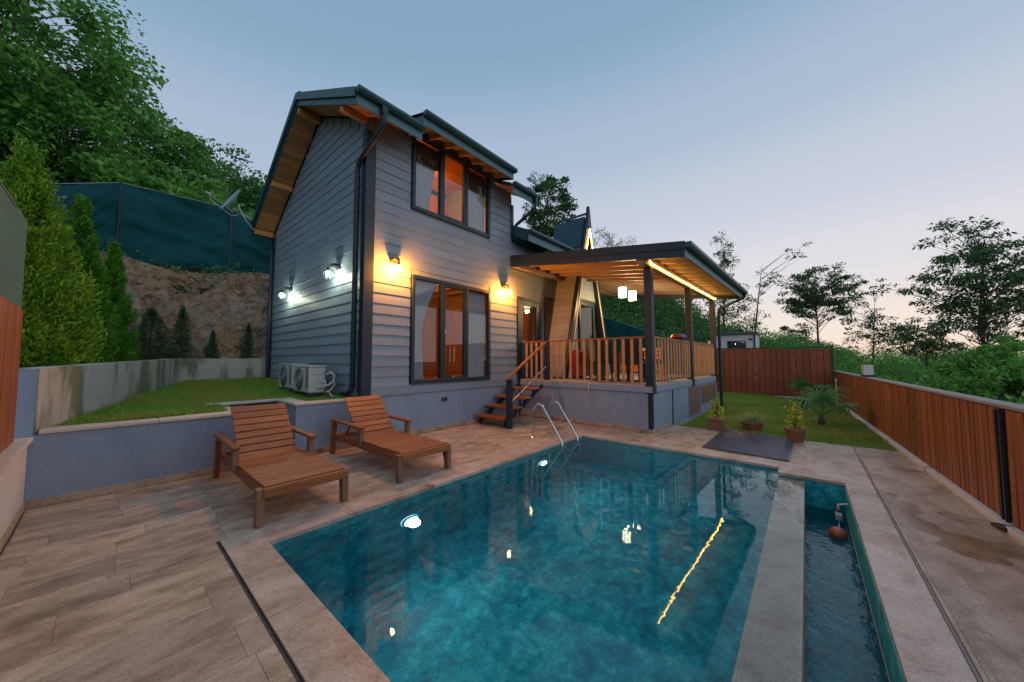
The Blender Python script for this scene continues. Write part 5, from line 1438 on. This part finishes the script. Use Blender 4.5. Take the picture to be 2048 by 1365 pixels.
palm((10.75, -.22, 0.0), .97, 9, 'larger dark green fan palm with drooping leaves on the lawn')
palm((16.2, .02, .02), 1.05, 8, 'smaller fan palm in front of the rear fence')
t = thing('young_sapling', 'thin bare young sapling with withered leaves against the rear fence', 'sapling', (17.2, 1.62, .02), 0, None, False)
MB().tube([(0, 0, -.02), (.01, .02, .6), (0, -.03, 1.1), (.02, 0, 1.55)], [.016, .012, .008, .004], 6).build('trunk', 'bark', t, True)
c = np.array([(rng.normal(0, .10), rng.normal(0, .13), rng.uniform(.55, 1.55)) for _ in range(46)])
link('leaves', leaves_mesh('leaves', c, .09, .5), 'leaf_dry', t)

# ================================================================== VEGETATION
def tree(name, label, cat, base, lobes, n_clump, per, leaf, clump_r, mat, trunk_r, group=None, flat=0.55, limbs=True, aspect=0.5, shell=0.55, droop=0.0, lean=None, trunk_frac=0.35, upb=0.6):
    """tapered trunk, limbs out to leaf clumps spread through the crown's lobes (cx,cy,cz,rx,ry,rz; world)"""
    t = thing(name, label, cat, base, 0, group)
    base = np.array(base, float); lobes = np.array(lobes, float)
    vol = lobes[:, 3] * lobes[:, 4] * lobes[:, 5]
    which = rng.choice(len(lobes), n_clump, p=vol / vol.sum())
    d = unit(rng.normal(size=(n_clump, 3))); rr = rng.uniform(shell ** 3, 1, n_clump) ** (1 / 3)
    rr *= 1 + rng.normal(0, .10, n_clump)
    C = lobes[which, :3] + d * rr[:, None] * lobes[which, 3:]
    outd = unit(d / lobes[which, 3:])
    mc = (lobes[:, :3] * vol[:, None]).sum(0) / vol.sum()
    ztop = (lobes[:, 2] + lobes[:, 5]).max(); zlow = (lobes[:, 2] - lobes[:, 5]).min()
    fork = base + (mc - base) * trunk_frac; fork[2] = base[2] + (mc[2] - base[2]) * max(trunk_frac, .35)
    tip = mc.copy(); tip[2] = mc[2] + (ztop - mc[2]) * .6
    mb = MB()
    wob = rng.normal(0, trunk_r * .7, 3); wob[2] = 0
    path = [base - np.array([0, 0, .2]), base * .6 + fork * .4 + wob, fork, fork * .5 + tip * .5 - wob, tip]
    mb.tube([tuple(p) for p in path], [trunk_r * 1.25, trunk_r, trunk_r * .8, trunk_r * .45, trunk_r * .12], 8)
    if limbs:
        for i in range(n_clump):
            hd = np.hypot(*(C[i] - (fork + tip) / 2)[:2]); zt_ = C[i, 2] - hd * rng.uniform(.35, .9)
            s_ = np.clip((zt_ - fork[2]) / max(tip[2] - fork[2], .1), -.35, .95)
            a = fork * (1 - s_) + tip * s_ if s_ > 0 else fork * (1 + s_) - base * s_
            L = np.linalg.norm(C[i] - a); mid = a * .5 + C[i] * .5 + rng.normal(0, .07 * L, 3) + np.array([0, 0, .05 * L])
            r0 = min(trunk_r * .22, .007 * L + .005)
            mb.tube([tuple(a), tuple(mid), tuple(C[i])], [r0, r0 * .6, r0 * .2], 4, False)
    mb.build('trunk', 'bark', t, True)
    n = n_clump * per
    ci = np.repeat(np.arange(n_clump), per)
    cr = clump_r * rng.uniform(.6, 1.35, n_clump)[ci]
    off = unit(rng.normal(size=(n, 3))) * (rng.uniform(0.1, 1, n) ** .5 * cr)[:, None]
    off[:, 2] *= flat
    P = C[ci] + off
    dirs = unit(off + outd[ci] * .6 * cr[:, None]); dirs[:, 2] -= droop
    link('crown', leaves_mesh('crown', P, leaf, aspect, dirs, upb), mat, t)
    return t
def gz(x, y): return float(terrain_h(np.array(float(x)), np.array(float(y))))

# thuja row on the planting bed
def thuja(p, h, r, label, mat, n, leaf=.075, nb=240):
    t = thing('thuja', label, 'conifer', p, 0, 'conifers along the concrete wall')
    MB().tube([(p[0], p[1], p[2] - .1), (p[0], p[1], p[2] + h * .9)], [.06, .01], 8).build('trunk', 'bark', t, True)
    # plumes: upright tufts over a flame-shaped body
    zz = rng.uniform(0, 1, nb) ** 1.45; a = rng.uniform(0, 6.283, nb)
    prof = r * np.clip((1 - zz) ** .9 * (0.90 + 0.35 * np.sin(np.clip(zz * 3.2, 0, 3.14))), .03, None) * (1 + .14 * np.sin(3 * a + 7 * zz))
    c = np.stack([p[0] + prof * np.cos(a) * .86, p[1] + prof * np.sin(a) * .86, p[2] + .02 + zz * h * .95], 1)
    pr_ = .175 * r / .7 * rng.uniform(.7, 1.4, nb) * (1 - .45 * zz)
    idx = np.repeat(np.arange(nb), n // nb); m = len(idx)
    o = unit(rng.normal(size=(m, 3))) * (rng.uniform(.2, 1, m) ** .5 * pr_[idx])[:, None]; o[:, 2] *= 1.5
    out = np.stack([np.cos(a[idx]), np.sin(a[idx]), np.full(m, 1.3)], 1)
    ou = unit(out); o = o + ou * (o * ou).sum(1, keepdims=True) * .5
    P = c[idx] + o
    dirs = unit(out + o / pr_[idx][:, None] * .7)
    link('foliage', leaves_mesh('foliage', P, leaf, .26, dirs * 1.4, .1), mat, t)
    nin = n // 4                                            # inner leaves fill the body, coloured darker so plume gaps look shaded
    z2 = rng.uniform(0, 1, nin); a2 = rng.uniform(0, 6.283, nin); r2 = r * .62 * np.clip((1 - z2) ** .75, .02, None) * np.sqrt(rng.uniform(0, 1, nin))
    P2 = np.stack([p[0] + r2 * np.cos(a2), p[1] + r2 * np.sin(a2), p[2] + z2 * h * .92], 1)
    link('inner_shade_leaves', leaves_mesh('inner_shade_leaves', P2, leaf * 1.9, .5, None, .1), 'leaf_deep', t)
BZ = 1.40
thuja((-.86, 8.35, BZ), 3.20, .66, 'golden tipped tall thuja next to the green mesh screen', 'leaf_thuja_gold', 42000)
thuja((-.42, 9.62, BZ), 3.05, .45, 'broad bright green thuja, second along the concrete wall', 'leaf_thuja', 34000)
thuja((-.02, 10.95, BZ), 2.60, .38, 'slim bright green thuja, third along the concrete wall', 'leaf_thuja', 28000)
def spruce(p, h, r, label, n):
    t = thing('young_spruce', label, 'conifer', p, 0, 'small spruces below the bank')
    MB().tube([(p[0], p[1], p[2] - .05), (p[0], p[1], p[2] + h)], [.03, .004], 6).build('trunk', 'bark', t)
    z = rng.uniform(0, 1, n); a = rng.uniform(0, 6.283, n); lay_ = np.clip(np.floor(z * 9) / 9 + rng.normal(0, .045, n), 0, 1)
    rad = r * (1 - lay_ * .93) * np.sqrt(rng.uniform(0, 1, n)) * (1 + .35 * np.sin(3 * a + 11 * lay_))
    P = np.stack([p[0] + rad * np.cos(a), p[1] + rad * np.sin(a), p[2] + .05 + lay_ * h - rad * .25 + rng.uniform(0, .05, n)], 1)
    dr = np.stack([np.cos(a), np.sin(a), -.15 + 0 * a], 1)
    link('foliage', leaves_mesh('foliage', P, .075, .22, dr * 2, .8), 'leaf_spruce', t)
spruce((.62, 11.98, BZ), 1.30, .62, 'wide dark young spruce next to the third thuja', 4200)
spruce((1.18, 12.20, BZ), 1.45, .34, 'narrow dark young spruce, second below the bank', 2600)
spruce((1.80, 12.20, BZ), .85, .20, 'smallest dark young spruce, third below the bank', 1200)
spruce((2.58, 12.22, BZ), 1.10, .24, 'dark young spruce nearest the house below the bank', 1600)

# weeds along the bank's top and foot
def scatter(name, label, pts, leaf, mat, aspect=.5, upb=.6, dirs=None):
    o = stuff(link(name, leaves_mesh(name, np.asarray(pts), leaf, aspect, dirs, upb), mat)); o['label'] = label; o['category'] = 'plants'; return o
pts = []
for _ in range(90):
    u = rnd.random(); x, y, z = bank_pt(u, rnd.choice((1.0, .97, .93, rnd.uniform(.05, .9)))); k = rnd.randint(10, 60); s_ = rnd.uniform(.08, .3)
    pts.append(np.array([x, y - .05, z + .05]) + rng.normal(0, 1, (k, 3)) * np.array([s_, s_ * .5, s_ * .5]))
scatter('bank_weeds', 'green weeds trailing over the earth bank', np.concatenate(pts), .09, 'leaf_deep')

# wooded slope above the bank
G1 = 'trees on the slope above the bank'
tree('broadleaf_tree', 'huge bright green broadleaf tree towering over the mesh screen', 'tree', (-3.0, 19.0, gz(-3.0, 19)),
     [(-3.2, 18.6, 10.6, 3.9, 3.4, 3.8), (-5.4, 16.8, 9.2, 3.3, 3.0, 3.2), (-.4, 19.6, 8.8, 2.7, 2.6, 2.9), (-1.9, 17.6, 8.2, 2.6, 2.2, 2.0), (-5.2, 17.2, 12.6, 3.2, 3.0, 2.6), (.5, 19.2, 7.2, 2.2, 2.0, 1.9), (1.9, 20.4, 9.3, 1.9, 1.8, 1.9)],
     470, 190, .165, .75, 'leaf_lime', .28, G1, .75, True, .66, .68, .35)
tree('broadleaf_tree', 'dark round topped tree beside the huge broadleaf tree above the screen', 'tree', (2.6, 22.0, gz(2.6, 22)),
     [(2.6, 21.6, 9.2, 2.6, 2.4, 2.3), (1.4, 20.6, 7.8, 2.0, 1.8, 1.6), (4.2, 21.4, 8.4, 2.0, 1.8, 1.9), (5.6, 21.8, 8.2, 1.7, 1.7, 1.7)], 190, 130, .17, .65, 'leaf_deep', .2, G1, .7, True, .6, .65, .25)
tree('broadleaf_tree', 'dark tree with pointed twigs rising behind the roof edge', 'tree', (6.2, 24.6, gz(6.2, 24.6)),
     [(6.2, 24.3, 10.3, 2.5, 2.2, 2.3), (8.2, 25.0, 9.6, 2.2, 2.0, 2.1)], 90, 90, .22, .65, 'leaf_dark', .2, G1, .8, True, .45, .6)
tree('broadleaf_tree', 'small pale green rounded tree next to the satellite dish', 'tree', (4.4, 17.6, gz(4.4, 17.6)),
     [(4.4, 17.5, 7.2, 1.0, .95, 1.0), (4.9, 17.3, 6.4, .8, .8, .7)], 40, 110, .12, .42, 'leaf_deep', .08, G1, .7, True, .55, .6)
tree('broadleaf_tree', 'yellowish green low tree leaning over the mesh screen', 'tree', (1.7, 17.3, gz(1.7, 17.3)),
     [(1.5, 16.9, 6.9, 1.9, 1.5, 1.1), (.1, 16.5, 6.6, 1.5, 1.3, 1.0), (2.9, 17.0, 6.6, 1.3, 1.2, .9)], 80, 120, .19, .55, 'leaf_lime', .1, G1, .7, True, .7, .6, .3)
pts = []
for _ in range(430):                                       # shrubs covering the slope behind the screen
    x, y = rnd.uniform(-12, 13), rnd.uniform(14.9, 27); z = gz(x, y); r = rnd.uniform(.5, 1.2); k = int(120)
    o = unit(rng.normal(size=(k, 3))) * rng.uniform(.5, 1, (k, 1)) * r; o[:, 2] = np.abs(o[:, 2]) * 1.2
    pts.append(np.array([x, y, z]) + o)
scatter('slope_shrubs', 'dense dark shrubs covering the slope behind the mesh screen', np.concatenate(pts), .24, 'leaf_deep', .6)

# behind the house and terrace
G2 = 'trees behind the house'
tree('broadleaf_tree', 'dark airy tree showing between the roof and the gable spike', 'tree', (17.8, 12.2, gz(17.8, 12.2)),
     [(17.8, 12.1, 11.2, 1.75, 1.7, 2.1), (18.1, 12.1, 8.6, 2.1, 2.0, 1.6), (17.2, 12.6, 9.4, 1.6, 1.6, 1.5)], 210, 70, .19, .42, 'leaf_dark', .14, G2, .6, True, .5, .45)
tree('broadleaf_tree', 'sparse feathery tree behind the gable spike', 'tree', (25.8, 12.1, gz(25.8, 12.1)),
     [(25.8, 12.1, 10.6, 1.5, 1.4, 1.7), (26.6, 10.6, 10.0, 1.3, 1.3, 1.2)], 70, 22, .15, .4, 'leaf_dark', .09, G2, .7, True, .4, .3)
pts = []
for _ in range(560):
    x, y = rnd.uniform(18.6, 34), rnd.uniform(0.2, 17)
    if x < 27 and -.5 < y < 4.9: continue
    z = gz(x, y); r = rnd.uniform(.7, 1.5); k = 130
    o = unit(rng.normal(size=(k, 3))) * rng.uniform(.5, 1, (k, 1)) * r; o[:, 2] = np.abs(o[:, 2]) * rnd.uniform(1.1, 1.9)
    pts.append(np.array([x, y, z]) + o)
scatter('hillside_shrubs', 'thick green hillside shrubs seen through the terrace posts', np.concatenate(pts), .20, 'leaf_deep', .5)

# right-hand skyline
G3 = 'trees on the skyline beyond the fence'
def P3(u, v, d):
    r = fw * d + rt * ((u - 1024) / FPX * d) + up * (-(v - 682.5) / FPX * d)
    return (r.x, r.y, r.z + 1.5)
def skytree(name, label, u, d, lobes, n, per, leaf, cr, mat, tr_, **kw):
    """lobes given as bearings and heights seen from the terrace: turned into places at distance d"""
    L = []
    for (lu, lv, wpx, hpx) in lobes:
        c = P3(lu, lv, d); L.append((c[0], c[1], c[2], wpx / FPX * d, wpx / FPX * d, hpx / FPX * d))
    b = P3(u, 720, d); zg = gz(b[0], b[1])
    return tree(name, label, 'tree', (b[0], b[1], zg), L, n, per, leaf, cr, mat, tr_, G3, **kw)
skytree('chestnut_tree', 'tall open chestnut tree with layered drooping leaves beyond the garden fence', 1965, 14,
        [(1925, 492, 62, 45), (1965, 540, 95, 55), (1880, 560, 70, 26), (1990, 600, 90, 60), (1935, 640, 75, 40), (2040, 640, 60, 70), (2010, 530, 55, 40)], 210, 46, .17, .42, 'leaf_dark', .10, flat=.5, aspect=.36, shell=.3, droop=.5)
skytree('round_tree', 'dense domed tree with bare lower branches above the rear fence', 1640, 26,
        [(1632, 575, 58, 40), (1668, 600, 36, 36), (1600, 600, 34, 30), (1590, 650, 28, 44)], 150, 55, .22, .48, 'leaf_dark', .11, flat=.5, aspect=.35, shell=.5, droop=.35)
skytree('leaning_tree', 'thin bent tree leaning over toward the domed tree', 1500, 24,
        [(1600, 505, 26, 14), (1540, 560, 22, 16), (1510, 600, 24, 22), (1500, 640, 30, 26)], 44, 22, .18, .36, 'leaf_dark', .08, flat=.5, aspect=.4, shell=.2)
skytree('slim_tree', 'slim pointed tree rising past the terrace roof corner', 1445, 22,
        [(1440, 500, 18, 30), (1448, 545, 26, 36), (1455, 600, 34, 40)], 70, 36, .16, .36, 'leaf_dark', .09, flat=.7, aspect=.4, shell=.3)
skytree('thin_tree', 'thin see through tree with scattered leaves right of the domed tree', 1735, 20,
        [(1752, 580, 22, 22), (1728, 630, 36, 26), (1745, 670, 52, 26), (1790, 655, 40, 24)], 90, 26, .16, .36, 'leaf_dark', .05, flat=.4, aspect=.38, shell=.2, droop=.4)
skytree('small_tree', 'small bushy tree between the thin tree and the tall chestnut', 1845, 20,
        [(1850, 672, 36, 30), (1830, 690, 36, 24), (1880, 700, 36, 26)], 70, 40, .18, .38, 'leaf_dark', .08, flat=.5, aspect=.4, shell=.4)
skytree('bushy_tree', 'bright green bushy tree under the tall chestnut beyond the fence', 1975, 11.5,
        [(1960, 745, 60, 42), (2030, 730, 60, 60), (1915, 775, 46, 34), (2060, 790, 60, 50)], 110, 120, .13, .36, 'leaf_lime', .09, flat=.6, aspect=.5, shell=.45)
pts = []
def bush(x, y, ztop, r, k):
    z0 = gz(x, y); hgt = max(.5, ztop - z0)
    o = unit(rng.normal(size=(k, 3))) * rng.uniform(.5, 1, (k, 1)) * r; o[:, 2] = np.abs(o[:, 2]) * 1.5 - r * 1.5 * .2
    pts.append(np.array([x, y, max(z0, ztop - r * 1.3)]) + o)
for _ in range(150):
    d = rnd.uniform(11, 20); u = rnd.uniform(1640, 2250); p = P3(u, 720, d)
    if p[1] > fence_y(p[0]) - .9 and p[0] < 18.6: continue
    bush(p[0], p[1], rnd.uniform(-.2, .9) + .04 * (d - 12), rnd.uniform(.5, 1.0), 420)
for _ in range(460):
    d = rnd.uniform(19, 42); u = rnd.uniform(1440, 2200); p = P3(u, 720, d)
    if p[0] < 27 and p[1] > 1: continue
    bush(p[0], p[1], 1.5 + (720 - rnd.uniform(684, 722)) / FPX * d, rnd.uniform(.9, 1.8), 230)
for _ in range(150):                                        # scrub just outside the garden fence
    x = rnd.uniform(2, 17); y = fence_y(x) - rnd.uniform(1.2, 7)
    bush(x, y, rnd.uniform(-.3, .75), rnd.uniform(.4, .9), 260)
for _ in range(230):                                        # bank of shrubs rising behind the rear fence
    u = rnd.uniform(1440, 1700); d = rnd.uniform(23, 31); p = P3(u, 720, d)
    if u < 1530 and d < 27.5: continue
    vt = 605 + (u - 1440) * .33
    bush(p[0], p[1], 1.5 + (720 - rnd.uniform(vt, 705)) / FPX * d, rnd.uniform(.8, 1.5), 230)
scatter('valley_shrubs', 'dense green shrubs filling the valley side beyond the garden fence', np.concatenate(pts), .15, 'leaf_lime', .5)
